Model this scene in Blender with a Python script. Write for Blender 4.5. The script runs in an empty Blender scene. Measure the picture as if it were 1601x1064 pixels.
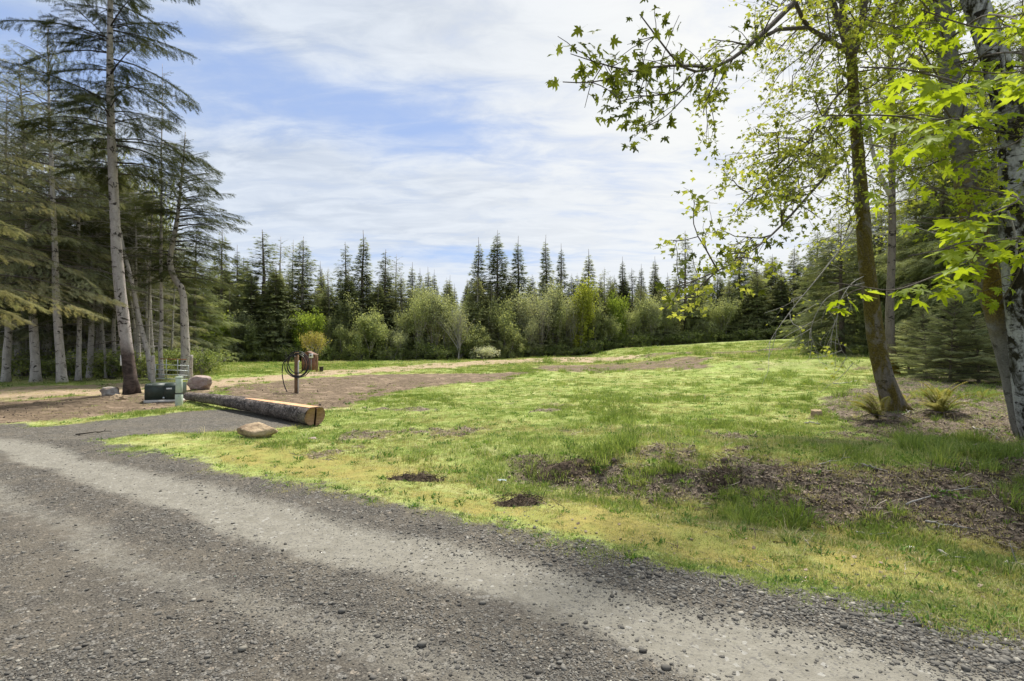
import bpy, math, random
import numpy as np
from mathutils import Vector, Matrix

# ------------------------------------------------------------------ camera, sky, sun, exposure
scene = bpy.context.scene
C = scene.collection
EYE = 1.6
cam_data = bpy.data.cameras.new("camera")
cam_data.sensor_width = 36.0
cam_data.lens = 18.0
cam_data.clip_start = 0.05
cam_data.clip_end = 3000.0
cam = bpy.data.objects.new("camera", cam_data)
cam.location = (0, 0, EYE)
cam.rotation_euler = (math.radians(90), 0, 0)
C.objects.link(cam)
scene.camera = cam

SUN_AZ, SUN_EL = math.radians(16), math.radians(62)
sun_dir = Vector((math.sin(SUN_AZ) * math.cos(SUN_EL), math.cos(SUN_AZ) * math.cos(SUN_EL), math.sin(SUN_EL)))
sd = bpy.data.lights.new("sun", 'SUN')
sd.energy = 4.3
sd.angle = math.radians(8.0)
sd.color = (1.0, 0.955, 0.88)
sun = bpy.data.objects.new("sun", sd)
sun.rotation_euler = sun_dir.to_track_quat('Z', 'Y').to_euler()
C.objects.link(sun)

scene.view_settings.view_transform = 'Standard'
scene.view_settings.look = 'None'
scene.view_settings.exposure = 0.85
scene.view_settings.gamma = 1.0
scene.view_settings.use_curve_mapping = False
scene.cycles.max_bounces = 6
scene.cycles.diffuse_bounces = 3
scene.cycles.transmission_bounces = 4
scene.cycles.transparent_max_bounces = 4


class NT:
    """small wrapper for writing node graphs"""
    def __init__(s, tree):
        s.t = tree
        s.n = tree.nodes
        s.n.clear()

    def new(s, typ, **kw):
        n = s.n.new(typ)
        for k, v in kw.items():
            setattr(n, k, v)
        return n

    def lk(s, a, b):
        s.t.links.new(a, b)

    def put(s, sock, v):
        if v is None:
            return
        if hasattr(v, 'is_linked') or isinstance(v, bpy.types.NodeSocket):
            s.lk(v, sock)
        else:
            sock.default_value = v

    def math(s, op, a, b=None, c=None, clamp=False):
        n = s.new('ShaderNodeMath', operation=op)
        n.use_clamp = clamp
        s.put(n.inputs[0], a)
        s.put(n.inputs[1], b)
        if c is not None:
            s.put(n.inputs[2], c)
        return n.outputs[0]

    def mix(s, f, a, b, blend='MIX'):
        n = s.new('ShaderNodeMix', data_type='RGBA', blend_type=blend)
        s.put(n.inputs[0], f)
        s.put(n.inputs[6], a if not isinstance(a, tuple) else (*a[:3], 1))
        s.put(n.inputs[7], b if not isinstance(b, tuple) else (*b[:3], 1))
        return n.outputs[2]

    def noise(s, vec, scale, detail=4, rough=0.55, dist=0.0):
        n = s.new('ShaderNodeTexNoise')
        if vec is not None:
            s.lk(vec, n.inputs['Vector'])
        n.inputs['Scale'].default_value = scale
        n.inputs['Detail'].default_value = detail
        n.inputs['Roughness'].default_value = rough
        n.inputs['Distortion'].default_value = dist
        return n.outputs[0]

    def range(s, v, a, b, c=0.0, d=1.0, smooth=True):
        n = s.new('ShaderNodeMapRange')
        if smooth:
            n.interpolation_type = 'SMOOTHSTEP'
        s.put(n.inputs[0], v)
        for i, x in enumerate((a, b, c, d)):
            n.inputs[i + 1].default_value = x
        return n.outputs[0]

    def scalev(s, vec, sc):
        n = s.new('ShaderNodeMapping')
        s.lk(vec, n.inputs[0])
        n.inputs['Scale'].default_value = sc
        return n.outputs[0]


world = bpy.data.worlds.new("World")
scene.world = world
world.use_nodes = True
w = NT(world.node_tree)
wo = w.new('ShaderNodeOutputWorld')
bg = w.new('ShaderNodeBackground')
SKY = 0.1
bg.inputs[1].default_value = SKY
w.lk(bg.outputs[0], wo.inputs[0])
sky = w.new('ShaderNodeTexSky', sky_type='NISHITA')
sky.sun_disc = False
sky.sun_elevation = SUN_EL
sky.sun_rotation = SUN_AZ
sky.air_density = 1.0
sky.dust_density = 0.6
tc = w.new('ShaderNodeTexCoord')
sep = w.new('ShaderNodeSeparateXYZ')
w.lk(tc.outputs['Generated'], sep.inputs[0])
zz = w.math('ADD', w.math('MAXIMUM', sep.outputs[2], 0.0), 0.12)
px_ = w.math('DIVIDE', sep.outputs[0], zz)
py_ = w.math('DIVIDE', sep.outputs[1], zz)
comb = w.new('ShaderNodeCombineXYZ')
w.lk(px_, comb.inputs[0])
w.lk(py_, comb.inputs[1])
plane = comb.outputs[0]
n_big = w.noise(w.scalev(plane, (0.75, 1.25, 1)), 1.2, 6, 0.58, 0.7)
n_mid = w.noise(w.scalev(plane, (1.5, 3.2, 1)), 2.0, 8, 0.62, 0.5)
n_low = w.noise(w.scalev(plane, (0.5, 1.6, 1)), 1.1, 5, 0.6, 0.3)


def gap(cx, cy, ang, ra, rb):
    """soft elliptical opening in the cloud sheet, on the plane of the cloud layer"""
    dx = w.math('SUBTRACT', px_, cx)
    dy = w.math('SUBTRACT', py_, cy)
    ca, sa = math.cos(ang), math.sin(ang)
    u = w.math('ADD', w.math('MULTIPLY', dx, ca / ra), w.math('MULTIPLY', dy, sa / ra))
    v = w.math('ADD', w.math('MULTIPLY', dx, -sa / rb), w.math('MULTIPLY', dy, ca / rb))
    r2 = w.math('ADD', w.math('MULTIPLY', u, u), w.math('MULTIPLY', v, v))
    return w.math('POWER', 2.718, w.math('MULTIPLY', r2, -1.0))


g1 = gap(-0.50, 1.74, 0.42, 0.85, 0.30)
g2 = gap(-0.55, 3.45, 0.0, 1.0, 0.22)
g3 = gap(-1.5, 1.35, 0.3, 0.7, 0.5)
g4 = gap(1.6, -0.6, 0.5, 1.2, 0.5)
gaps = w.math('ADD', w.math('ADD', g1, w.math('MULTIPLY', g2, 1.0)), w.math('ADD', w.math('MULTIPLY', g3, 0.7), w.math('MULTIPLY', g4, 0.8)))
cover = w.math('ADD', w.math('MULTIPLY', w.math('SUBTRACT', n_big, 0.5), 1.5), w.math('MULTIPLY', w.math('SUBTRACT', n_mid, 0.5), 1.2))
cover = w.math('SUBTRACT', w.math('ADD', cover, 0.93), w.math('MULTIPLY', gaps, 0.66))
fac = w.range(cover, 0.0, 0.95)
dotn = w.new('ShaderNodeVectorMath', operation='DOT_PRODUCT')
w.lk(tc.outputs['Generated'], dotn.inputs[0])
glow_dir = Vector((0.50, 1.0, 0.60)).normalized()
dotn.inputs[1].default_value = glow_dir
glow = w.math('POWER', w.math('MAXIMUM', dotn.outputs['Value'], 0.0), 7.0)
cl = w.mix(w.range(n_low, 0.3, 0.7), (2.75, 3.2, 3.95), (3.5, 3.95, 4.7))
cl = w.mix(w.range(n_mid, 0.35, 0.68), cl, (4.1, 4.5, 5.1))
hz = w.range(sep.outputs[2], 0.05, 0.34, 1.0, 0.0)
cl = w.mix(w.math('MULTIPLY', hz, 0.75), cl, (4.35, 4.75, 5.3))
cl = w.mix(w.math('MULTIPLY', glow, 0.9), cl, (5.6, 5.6, 5.45))
blue = w.mix(1.0, sky.outputs[0], (0.95, 1.0, 1.15), 'MULTIPLY')
blue = w.mix(0.75, blue, (2.2, 2.85, 4.3))
w.lk(w.mix(fac, blue, cl), bg.inputs[0])

# ------------------------------------------------------------------ helpers
R_ = np.random.RandomState


def vnoise(x, y, seed=0):
    xi, yi = np.floor(x).astype(np.int64), np.floor(y).astype(np.int64)
    xf, yf = x - xi, y - yi
    u, v = xf * xf * (3 - 2 * xf), yf * yf * (3 - 2 * yf)

    def hsh(a, b):
        h = (a * 374761393 + b * 668265263 + seed * 982451653) & 0xFFFFFFFF
        h = ((h ^ (h >> 13)) * 1274126177) & 0xFFFFFFFF
        return ((h ^ (h >> 16)) & 0xFFFF) / 65535.0
    a, b, c, d = hsh(xi, yi), hsh(xi + 1, yi), hsh(xi, yi + 1), hsh(xi + 1, yi + 1)
    return (a * (1 - u) + b * u) * (1 - v) + (c * (1 - u) + d * u) * v


def fbm(x, y, s, oct=4, seed=0):
    x = np.asarray(x, float) * s
    y = np.asarray(y, float) * s
    t, a, n = 0.0, 0.5, 0.0
    for i in range(oct):
        t = t + a * vnoise(x, y, seed + i)
        n += a
        a *= 0.5
        x = x * 2.03 + 7.1
        y = y * 2.03 + 3.7
    return t / n


def ss(x, a, b):
    t = np.clip((x - a) / (b - a), 0, 1)
    return t * t * (3 - 2 * t)


ROAD_A = np.array((-6.1, 7.9))
ROAD_N = np.array((0.496, 0.868))
ROAD_D = np.array((-0.868, 0.496))


def road_v(x, y):
    return (x - ROAD_A[0]) * ROAD_N[0] + (y - ROAD_A[1]) * ROAD_N[1]


def bank_profile(x, y):
    """ditch and rough bank that run beside the road on the right"""
    v = road_v(x, y)
    on = ss(x, -1.5, 1.5) * ss(y, 2.0, 3.2)
    foot = 1.55 + 0.12 * np.clip(x, 0, 8)
    top = foot + 0.8 + 0.09 * np.clip(x, 0, 8)
    ditch = -0.16 * np.exp(-((v - foot + 0.15) / 0.5) ** 2)
    rise = 0.30 * ss(v, foot, top) * (1 - 0.75 * ss(v, top + 0.2, top + 2.6))
    return on * (ditch + rise)


def height0(x, y):
    """large forms only"""
    h = 1.6 * ss(y, 14, 59) * ss(x, 2, 42)
    h = h + 0.42 * ss(x, 7.5, 11) * ss(y - 22.0 - 0.8 * np.sin(x * 0.6), 0, 1.3)
    h = h + 0.6 * ss(np.hypot(x, y), 75, 200)
    mx, my = 9.15, 12.4
    h = h + 0.16 * np.exp(-(((x - mx) / 1.9) ** 2 + ((y - my) / 1.1) ** 2))
    h = h + 0.16 * ss(x, 5.5, 9.5) * ss(y, 6.0, 9.0)
    return h + bank_profile(x, y)


def ground_at(px, py):
    """world point of the ground seen at a spot of the photograph"""
    r = (px - 800.5) / 800.0
    s = (532.0 - py) / 800.0
    ys = np.concatenate([np.linspace(1.8, 30, 600), np.linspace(30.05, 120, 900)])
    d = EYE + s * ys - height0(r * ys, ys)
    i = np.argmax(d <= 0) if (d <= 0).any() else len(ys) - 1
    Y = ys[i]
    return np.array((r * Y, Y, float(height0(r * Y, Y))))


def poly(*pts):
    return np.array([ground_at(a, b)[:2] for a, b in pts])


def sdist(P, x, y):
    """signed distance, positive inside"""
    x, y = np.asarray(x, float), np.asarray(y, float)
    best = np.full(x.shape, 1e9)
    inside = np.zeros(x.shape, bool)
    n = len(P)
    for i in range(n):
        ax, ay = P[i]
        bx, by = P[(i + 1) % n]
        ex, ey = bx - ax, by - ay
        L = ex * ex + ey * ey + 1e-9
        t = np.clip(((x - ax) * ex + (y - ay) * ey) / L, 0, 1)
        best = np.minimum(best, np.hypot(x - ax - t * ex, y - ay - t * ey))
        c = ((ay > y) != (by > y)) & (x < (bx - ax) * (y - ay) / (by - ay + 1e-12) + ax)
        inside ^= c
    return np.where(inside, best, -best)


Z_TAN = poly((-250, 606), (0, 606), (120, 602), (200, 598), (300, 598), (420, 587), (600, 573), (760, 563), (900, 557.5), (1000, 554), (1000, 559),
             (800, 568), (600, 582), (470, 592), (380, 602), (330, 612), (215, 612), (100, 618), (0, 628), (-250, 640))
Z_BROWN1 = poly((-200, 636), (0, 627), (100, 617), (210, 611), (300, 608), (345, 612), (330, 622), (270, 634), (200, 648), (100, 656), (0, 662), (-200, 670))
Z_BROWN2 = poly((335, 606), (420, 598), (470, 591), (560, 586), (700, 583), (850, 580), (780, 594), (660, 607), (590, 622), (545, 638), (505, 640), (420, 628), (340, 624))
Z_PAD = poly((130, 662), (230, 650), (300, 641), (400, 638), (490, 645), (500, 664), (440, 670), (350, 676), (260, 680), (150, 690), (-200, 700), (-200, 668), (0, 664))
Z_FAR = poly((830, 573), (960, 566), (1080, 558), (1112, 560), (1100, 573), (1000, 577), (860, 583))
Z_TRACK = poly((1000, 556), (1150, 549), (1260, 540), (1262, 543), (1160, 553), (1010, 560))
Z_MULCH = poly((1290, 640), (1360, 598), (1430, 585), (1500, 582), (1700, 575), (1800, 700), (1600, 705), (1480, 690), (1340, 672))
Z_ROUGH = poly((1080, 655), (1280, 640), (1601, 625), (1900, 760), (1600, 742), (1400, 735), (1180, 728), (950, 735))
Z_BANK = poly((800, 722), (850, 720), (930, 735), (1040, 742), (1110, 722), (1250, 730), (1400, 742), (1700, 726), (1800, 840), (1601, 835), (1450, 812), (1300, 808),
              (1200, 792), (1130, 770), (1000, 768), (900, 762), (820, 748))


def masks(x, y):
    x, y = np.asarray(x, float), np.asarray(y, float)
    v = road_v(x, y)
    w1 = fbm(x, y, 0.9, 4, 3) - 0.5
    w2 = fbm(x, y, 3.5, 3, 9) - 0.5
    dist = np.hypot(x, y)
    wob = (w1 * 1.0 + w2 * 0.35) * np.clip(dist / 9, 0.45, 3)
    far_w = np.clip(dist / 14, 0.35, 3)
    edge = lambda P, k=0.3: ss(sdist(P, x, y) + wob * k * 2.0, -0.3 * far_w, 0.35 * far_w)
    gravel = ss(-(v + wob * 0.55 + w2 * 0.25), -0.30, 0.34)
    u = (x - ROAD_A[0]) * ROAD_D[0] + (y - ROAD_A[1]) * ROAD_D[1]
    gravel = np.maximum(gravel * ss(u, 9, 3), 0)
    gravel = np.maximum(gravel, ss(-(v + wob * 0.55 + w2 * 0.25), -0.30, 0.34) * ss(-v, -0.5, 0.4))
    pad = edge(Z_PAD)
    gravel = np.maximum(gravel, pad)
    tan = edge(Z_TAN)
    brown = np.maximum(edge(Z_BROWN1), edge(Z_BROWN2))
    brown = np.maximum(brown, 0.9 * edge(Z_FAR, 0.5))
    brown = np.maximum(brown, 0.8 * ss(sdist(Z_TRACK, x, y), -0.5, 0.3))
    ledge = ss(y - 22.0 - 0.8 * np.sin(x * 0.6), 0.1, 0.4) * ss(-(y - 22.0 - 0.8 * np.sin(x * 0.6)), -1.3, -0.8) * ss(x, 8.5, 11) * ss(-x, -17, -15)
    brown = np.maximum(brown, 0.9 * ledge * ss(w1, -0.05, 0.12))
    mulch = np.maximum(ss(sdist(Z_BANK, x, y) + wob * 0.5, -0.34, 0.10), 0.88 * edge(Z_MULCH, 0.45))
    mulch = np.maximum(mulch, ss(sdist(Z_ROUGH, x, y), -0.3, 0.3) * ss(w1 + 0.6 * w2, 0.02, 0.16) * 0.92)
    mulch = np.maximum(mulch, 0.75 * ss(v, 0.5, 1.1) * ss(-v, -9, -6) * ss(x, -7, -3) * ss(fbm(x, y, 1.1, 4, 91), 0.66, 0.74))
    gravel = gravel * (1 - np.clip(tan + brown, 0, 1) * ss(v, -0.4, 0.6))
    moss = ss(v, -0.05, 0.25) * ss(-v, -2.2 - 0.3 * x.clip(0, 5), -0.7) * (1 - gravel)
    moss = moss * (0.55 + 0.45 * ss(x, -3, 3)) * (0.50 + 1.2 * ss(w1, -0.16, 0.18))
    # light packed wheel tracks and dark loose strips
    vv = v + (fbm(x * 0.35, y * 0.35, 1.0, 3, 21) - 0.5) * 0.7 + w2 * 0.12
    t = ss(vv, -1.38, -1.05) * ss(-vv, 0.45, 0.85)
    t = np.maximum(t, 0.5 * ss(vv, -2.10, -1.80) * ss(-vv, 1.50, 1.80))
    t = np.maximum(t, 0.5 * ss(vv, -3.9, -3.3) * ss(-vv, 2.75, 3.2))
    t = np.maximum(t, 0.6 * ss(vv, -5.9, -5.2) * ss(-vv, 4.3, 5.0))
    t = t * (0.62 + 0.75 * fbm(x, y, 1.4, 4, 44))
    t = np.maximum(t * ss(-v, -0.3, 0.5), 0.25 * pad)
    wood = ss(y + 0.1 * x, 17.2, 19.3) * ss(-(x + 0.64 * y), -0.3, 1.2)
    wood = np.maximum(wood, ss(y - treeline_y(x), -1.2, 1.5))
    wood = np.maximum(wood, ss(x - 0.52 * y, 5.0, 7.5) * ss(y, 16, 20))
    return dict(v=v, gravel=gravel, tan=tan, brown=brown, mulch=mulch, moss=moss.clip(0, 1), track=t.clip(0, 1), wood=wood)


def treeline_y(x):
    xs = np.array([-60, -24, -18, -12, -4, 4, 12, 22, 30, 36, 60.])
    ys = np.array([38, 40, 42, 43.5, 45, 50, 55, 58, 54, 48, 30.])
    return np.interp(x, xs, ys)


def height(x, y, m=None):
    x, y = np.asarray(x, float), np.asarray(y, float)
    if m is None:
        m = masks(x, y)
    h = height0(x, y)
    near = 1 - ss(np.hypot(x, y), 25, 60)
    soft = 1 - m['gravel']
    h = h + soft * near * ((fbm(x, y, 0.55, 4, 5) - 0.5) * 0.16 + (fbm(x, y, 3.0, 3, 15) - 0.5) * 0.045)
    h = h + m['gravel'] * near * ((fbm(x, y, 5, 3, 8) - 0.5) * 0.012 - 0.018 * m['track'])
    h = h + m['mulch'] * near * (fbm(x, y, 5.0, 4, 18) - 0.45) * 0.16
    h = h + m['brown'] * near * (fbm(x, y, 5.0, 4, 19) - 0.5) * 0.09
    return h


def mesh_from(name, V, F, mats=(), smooth=False, attrs=None):
    """V (n,3), F (m,3) or (m,4) arrays, or a list of such face arrays"""
    me = bpy.data.meshes.new(name)
    V = np.asarray(V, np.float32)
    if not isinstance(F, list):
        F = [F]
    F = [np.asarray(f, np.int32) for f in F if len(f)]
    me.vertices.add(len(V))
    me.vertices.foreach_set('co', V.ravel())
    nl = sum(f.size for f in F)
    nf = sum(len(f) for f in F)
    me.loops.add(nl)
    me.loops.foreach_set('vertex_index', np.concatenate([f.ravel() for f in F]))
    me.polygons.add(nf)
    st, tot, o = [], [], 0
    for f in F:
        k = f.shape[1]
        st.append(o + np.arange(len(f)) * k)
        tot.append(np.full(len(f), k))
        o += f.size
    me.polygons.foreach_set('loop_start', np.concatenate(st).astype(np.int32))
    me.polygons.foreach_set('loop_total', np.concatenate(tot).astype(np.int32))
    if smooth:
        me.polygons.foreach_set('use_smooth', np.ones(nf, bool))
    for k, v in (attrs or {}).items():
        a = me.attributes.new(k, 'FLOAT', 'POINT')
        a.data.foreach_set('value', np.asarray(v, np.float32))
    for mt in (mats if isinstance(mats, (list, tuple)) else [mats]):
        me.materials.append(mt)
    me.update()
    me.validate()
    return me


class Geo:
    """collects pieces that belong to ONE mesh"""
    def __init__(s):
        s.V, s.Q, s.T, s.A, s.n = [], [], [], [], 0

    def add(s, V, Q=None, T=None, tint=0.5):
        V = np.asarray(V, float).reshape(-1, 3)
        if Q is not None and len(Q):
            s.Q.append(np.asarray(Q) + s.n)
        if T is not None and len(T):
            s.T.append(np.asarray(T) + s.n)
        s.A.append(np.full(len(V), tint) if np.isscalar(tint) else np.asarray(tint, float))
        s.V.append(V)
        s.n += len(V)

    def tube(s, P, rad, sides=6, cap=True, tint=0.5, rough=0.0, rng=None, flare=None):
        P = np.asarray(P, float)
        n = len(P)
        rad = np.broadcast_to(np.asarray(rad, float), (n,))
        d = np.gradient(P, axis=0)
        d /= np.linalg.norm(d, axis=1)[:, None] + 1e-9
        ref = np.array((0, 0, 1.0)) if abs(d[0][2]) < 0.8 else np.array((1.0, 0, 0))
        a = np.cross(d, ref)
        a /= np.linalg.norm(a, axis=1)[:, None] + 1e-9
        b = np.cross(d, a)
        th = np.arange(sides) * 2 * math.pi / sides
        r = rad[:, None] * np.ones((1, sides))
        if rough and rng is not None:
            r = r * (1 + rough * rng.uniform(-1, 1, (n, sides)))
        V = P[:, None] + r[..., None] * (np.cos(th)[None, :, None] * a[:, None] + np.sin(th)[None, :, None] * b[:, None])
        i = np.arange(n - 1)[:, None] * sides
        j = np.arange(sides)[None]
        k = (j + 1) % sides
        Q = np.stack([i + j, i + k, i + sides + k, i + sides + j], -1).reshape(-1, 4)
        V = V.reshape(-1, 3)
        T = None
        if cap:
            V = np.vstack([V, P[0], P[-1]])
            c0, c1 = n * sides, n * sides + 1
            jj = np.arange(sides)
            kk = (jj + 1) % sides
            T = np.vstack([np.stack([np.full(sides, c0), kk, jj], 1), np.stack([np.full(sides, c1), (n - 1) * sides + jj, (n - 1) * sides + kk], 1)])
        s.add(V, Q, T, tint)

    def box(s, c, size, M=None, tint=0.5, bevel=0.0):
        x, y, z = np.asarray(size) / 2.0
        b = bevel
        if b:
            pts = []
            for sx in (-1, 1):
                for sy in (-1, 1):
                    for sz in (-1, 1):
                        pts += [(sx * (x - b), sy * (y - b), sz * z), (sx * x, sy * (y - b), sz * (z - b)), (sx * (x - b), sy * y, sz * (z - b))]
            import bmesh
            bm = bmesh.new()
            vs = [bm.verts.new(p) for p in pts]
            bmesh.ops.convex_hull(bm, input=vs)
            bm.verts.ensure_lookup_table()
            bm.verts.index_update()
            V = np.array([v.co[:] for v in bm.verts])
            bmesh.ops.triangulate(bm, faces=bm.faces[:])
            T = np.array([[v.index for v in f.verts] for f in bm.faces])
            bm.free()
            Q = None
        else:
            V = np.array([(sx * x, sy * y, sz * z) for sx in (-1, 1) for sy in (-1, 1) for sz in (-1, 1)])
            Q = np.array([(0, 1, 3, 2), (4, 6, 7, 5), (0, 4, 5, 1), (2, 3, 7, 6), (0, 2, 6, 4), (1, 5, 7, 3)])
            T = None
        if M is not None:
            V = V @ np.array(M.to_3x3()).T
        s.add(V + np.asarray(c), Q, T, tint)

    def cards(s, TV, TF, P, X, Y, S, tint=None, W=None):
        """copies of a small template: X forward, Y side"""
        P, X, Y = np.asarray(P, float), np.asarray(X, float), np.asarray(Y, float)
        if not len(P):
            return
        X = X / (np.linalg.norm(X, axis=1)[:, None] + 1e-9)
        N = np.cross(X, Y)
        N /= np.linalg.norm(N, axis=1)[:, None] + 1e-9
        Y = np.cross(N, X)
        S = np.broadcast_to(np.asarray(S, float), (len(P),))[:, None, None]
        W = S if W is None else np.asarray(W, float)[:, None, None]
        V = P[:, None] + S * TV[None, :, :1] * X[:, None] + W * TV[None, :, 1:2] * Y[:, None] + S * TV[None, :, 2:] * N[:, None]
        k = len(TV)
        F = TF[None] + (np.arange(len(P)) * k)[:, None, None]
        F = F.reshape(-1, TF.shape[1])
        tint = np.repeat(tint if tint is not None else np.full(len(P), 0.5), k)
        s.add(V.reshape(-1, 3), F if TF.shape[1] == 4 else None, F if TF.shape[1] == 3 else None, tint)

    def mesh(s, name, mat, smooth=False, offset=None):
        V = np.vstack(s.V)
        if offset is not None:
            V = V - np.asarray(offset)
        F = []
        if s.Q:
            F.append(np.vstack(s.Q))
        if s.T:
            F.append(np.vstack(s.T))
        return mesh_from(name, V, F, mat, smooth, {'tint': np.concatenate(s.A)})


def link(name, me, parent=None, loc=None, label=None):
    o = bpy.data.objects.new(name, me)
    C.objects.link(o)
    if parent is not None:
        o.parent = parent
    if loc is not None:
        o.location = loc
    if label:
        o['label'] = label
    return o


def tag(o, label, cat, group=None, kind=None):
    o['label'] = label
    o['category'] = cat
    if group:
        o['group'] = group
    if kind:
        o['kind'] = kind
    return o


def thing(name, label, cat, loc=(0, 0, 0), rz=0, group=None):
    o = bpy.data.objects.new(name, None)
    o.empty_display_size = 0.3
    C.objects.link(o)
    o.location = loc
    o.rotation_euler = (0, 0, rz)
    return tag(o, label, cat, group)


def at(px, py, Y):
    return np.array(((px - 800.5) / 800.0 * Y, Y, EYE + (532.0 - py) / 800.0 * Y))


# ------------------------------------------------------------------ materials
def material(name):
    m = bpy.data.materials.new(name)
    m.use_nodes = True
    t = NT(m.node_tree)
    out = t.new('ShaderNodeOutputMaterial')
    return m, t, out


def principled(t, out, color, rough=0.8, spec=0.3, metal=0.0, bump=None, bump_s=0.3, bump_d=0.02):
    b = t.new('ShaderNodeBsdfPrincipled')
    t.put(b.inputs['Base Color'], color if not isinstance(color, tuple) else (*color[:3], 1))
    t.put(b.inputs['Roughness'], rough)
    b.inputs['Metallic'].default_value = metal
    b.inputs['Specular IOR Level'].default_value = spec
    if bump is not None:
        bn = t.new('ShaderNodeBump')
        bn.inputs['Strength'].default_value = bump_s
        bn.inputs['Distance'].default_value = bump_d
        t.put(bn.inputs['Height'], bump)
        t.lk(bn.outputs[0], b.inputs['Normal'])
    t.lk(b.outputs[0], out.inputs[0])
    return b


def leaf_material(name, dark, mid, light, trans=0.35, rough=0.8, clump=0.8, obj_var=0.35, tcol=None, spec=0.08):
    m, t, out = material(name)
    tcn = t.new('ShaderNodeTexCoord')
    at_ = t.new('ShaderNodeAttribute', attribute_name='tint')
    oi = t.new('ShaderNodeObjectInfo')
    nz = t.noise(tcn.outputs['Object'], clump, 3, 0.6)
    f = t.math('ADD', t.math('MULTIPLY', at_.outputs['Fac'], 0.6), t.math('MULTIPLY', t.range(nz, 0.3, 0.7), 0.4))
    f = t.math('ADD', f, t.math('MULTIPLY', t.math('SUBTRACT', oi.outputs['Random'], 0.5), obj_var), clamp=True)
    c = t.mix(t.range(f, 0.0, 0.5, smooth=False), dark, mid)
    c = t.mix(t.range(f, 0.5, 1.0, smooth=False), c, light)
    b = t.new('ShaderNodeBsdfPrincipled')
    t.lk(c, b.inputs['Base Color'])
    b.inputs['Roughness'].default_value = rough
    b.inputs['Specular IOR Level'].default_value = spec
    tr = t.new('ShaderNodeBsdfTranslucent')
    tc2 = t.mix(1.0, c, tcol or (1.25, 1.2, 0.7), 'MULTIPLY')
    t.lk(tc2, tr.inputs[0])
    mx = t.new('ShaderNodeMixShader')
    mx.inputs[0].default_value = trans
    t.lk(b.outputs[0], mx.inputs[1])
    t.lk(tr.outputs[0], mx.inputs[2])
    t.lk(mx.outputs[0], out.inputs[0])
    return m


def bark_material(name, pale, dark, low=None, low_h=1.3, moss=None, moss_amt=0.5, bands=0.5, scale=1.0, moss_lo=-1.0, moss_hi=2.2):
    m, t, out = material(name)
    tcn = t.new('ShaderNodeTexCoord')
    ob = tcn.outputs['Object']
    sp = t.new('ShaderNodeSeparateXYZ')
    t.lk(ob, sp.inputs[0])
    n1 = t.noise(t.scalev(ob, (5 * scale, 5 * scale, 1.6 * scale)), 1.6, 6, 0.65, 0.6)
    band = t.noise(t.scalev(ob, (4.5 * scale, 4.5 * scale, 7 * scale)), 1.0, 4, 0.62, 0.3)
    fine = t.noise(t.scalev(ob, (30, 30, 60)), 1.0, 4, 0.7)
    dk = t.math('MULTIPLY', t.range(band, 0.63 - 0.09 * bands, 0.64), bands * 1.4, clamp=True)
    c = t.mix(t.range(n1, 0.42, 0.68), pale, tuple(0.5 * (a + b) for a, b in zip(pale, dark)))
    c = t.mix(t.math('MULTIPLY', t.range(fine, 0.45, 0.7), 0.5), c, dark)
    c = t.mix(dk, c, tuple(x * 0.35 for x in dark))
    if low:
        lf = t.range(t.math('ADD', sp.outputs[2], t.math('MULTIPLY', t.math('SUBTRACT', n1, 0.5), 1.1)), low_h - 0.3, low_h + 0.3, 1.0, 0.0)
        lc = t.mix(t.range(band, 0.4, 0.62), low, tuple(x * 0.4 for x in low))
        c = t.mix(lf, c, lc)
    if moss:
        mn = t.noise(t.scalev(ob, (2.2, 2.2, 1.0)), 1.3, 5, 0.7, 0.8)
        zf = t.math('MULTIPLY', t.range(sp.outputs[2], moss_lo, moss_lo + 0.9), t.range(sp.outputs[2], moss_hi, moss_hi + 1.2, 1.0, 0.0))
        mf = t.math('MULTIPLY', t.range(mn, 0.62 - 0.35 * moss_amt, 0.70 - 0.25 * moss_amt), zf)
        fm = t.noise(ob, 38, 4, 0.7)
        mc = t.mix(t.range(fm, 0.3, 0.7), tuple(x * 0.35 for x in moss), moss)
        c = t.mix(mf, c, mc)
    bh = t.math('ADD', t.math('MULTIPLY', band, 0.6), fine)
    principled(t, out, c, 0.9, 0.15, bump=bh, bump_s=0.9, bump_d=0.04)
    return m


def simple_material(name, col, rough=0.6, metal=0.0, var=0.15, nscale=8, spec=0.4, dirt=None, dirt_amt=0.3):
    m, t, out = material(name)
    tcn = t.new('ShaderNodeTexCoord')
    n = t.noise(tcn.outputs['Object'], nscale, 5, 0.6)
    c = t.mix(t.range(n, 0.3, 0.7), tuple(x * (1 - var) for x in col), tuple(min(1, x * (1 + var)) for x in col))
    if dirt:
        n2 = t.noise(tcn.outputs['Object'], nscale * 0.5, 6, 0.7, 1.0)
        c = t.mix(t.math('MULTIPLY', t.range(n2, 0.5, 0.66), dirt_amt), c, dirt)
    principled(t, out, c, rough, spec, metal, bump=n, bump_s=0.15, bump_d=0.01)
    return m


def rock_material(name, a, b, c_):
    m, t, out = material(name)
    tcn = t.new('ShaderNodeTexCoord')
    ob = tcn.outputs['Object']
    n1 = t.noise(ob, 5, 6, 0.65, 0.5)
    n2 = t.noise(ob, 22, 5, 0.7)
    n3 = t.noise(t.scalev(ob, (1, 1, 3)), 3, 4, 0.6)
    c = t.mix(t.range(n1, 0.35, 0.65), a, b)
    c = t.mix(t.range(n3, 0.5, 0.62), c, c_)
    c = t.mix(t.math('MULTIPLY', t.range(n2, 0.5, 0.72), 0.6), c, tuple(x * 0.45 for x in a))
    principled(t, out, c, 0.9, 0.2, bump=t.math('ADD', n1, n2), bump_s=0.7, bump_d=0.03)
    return m


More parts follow.
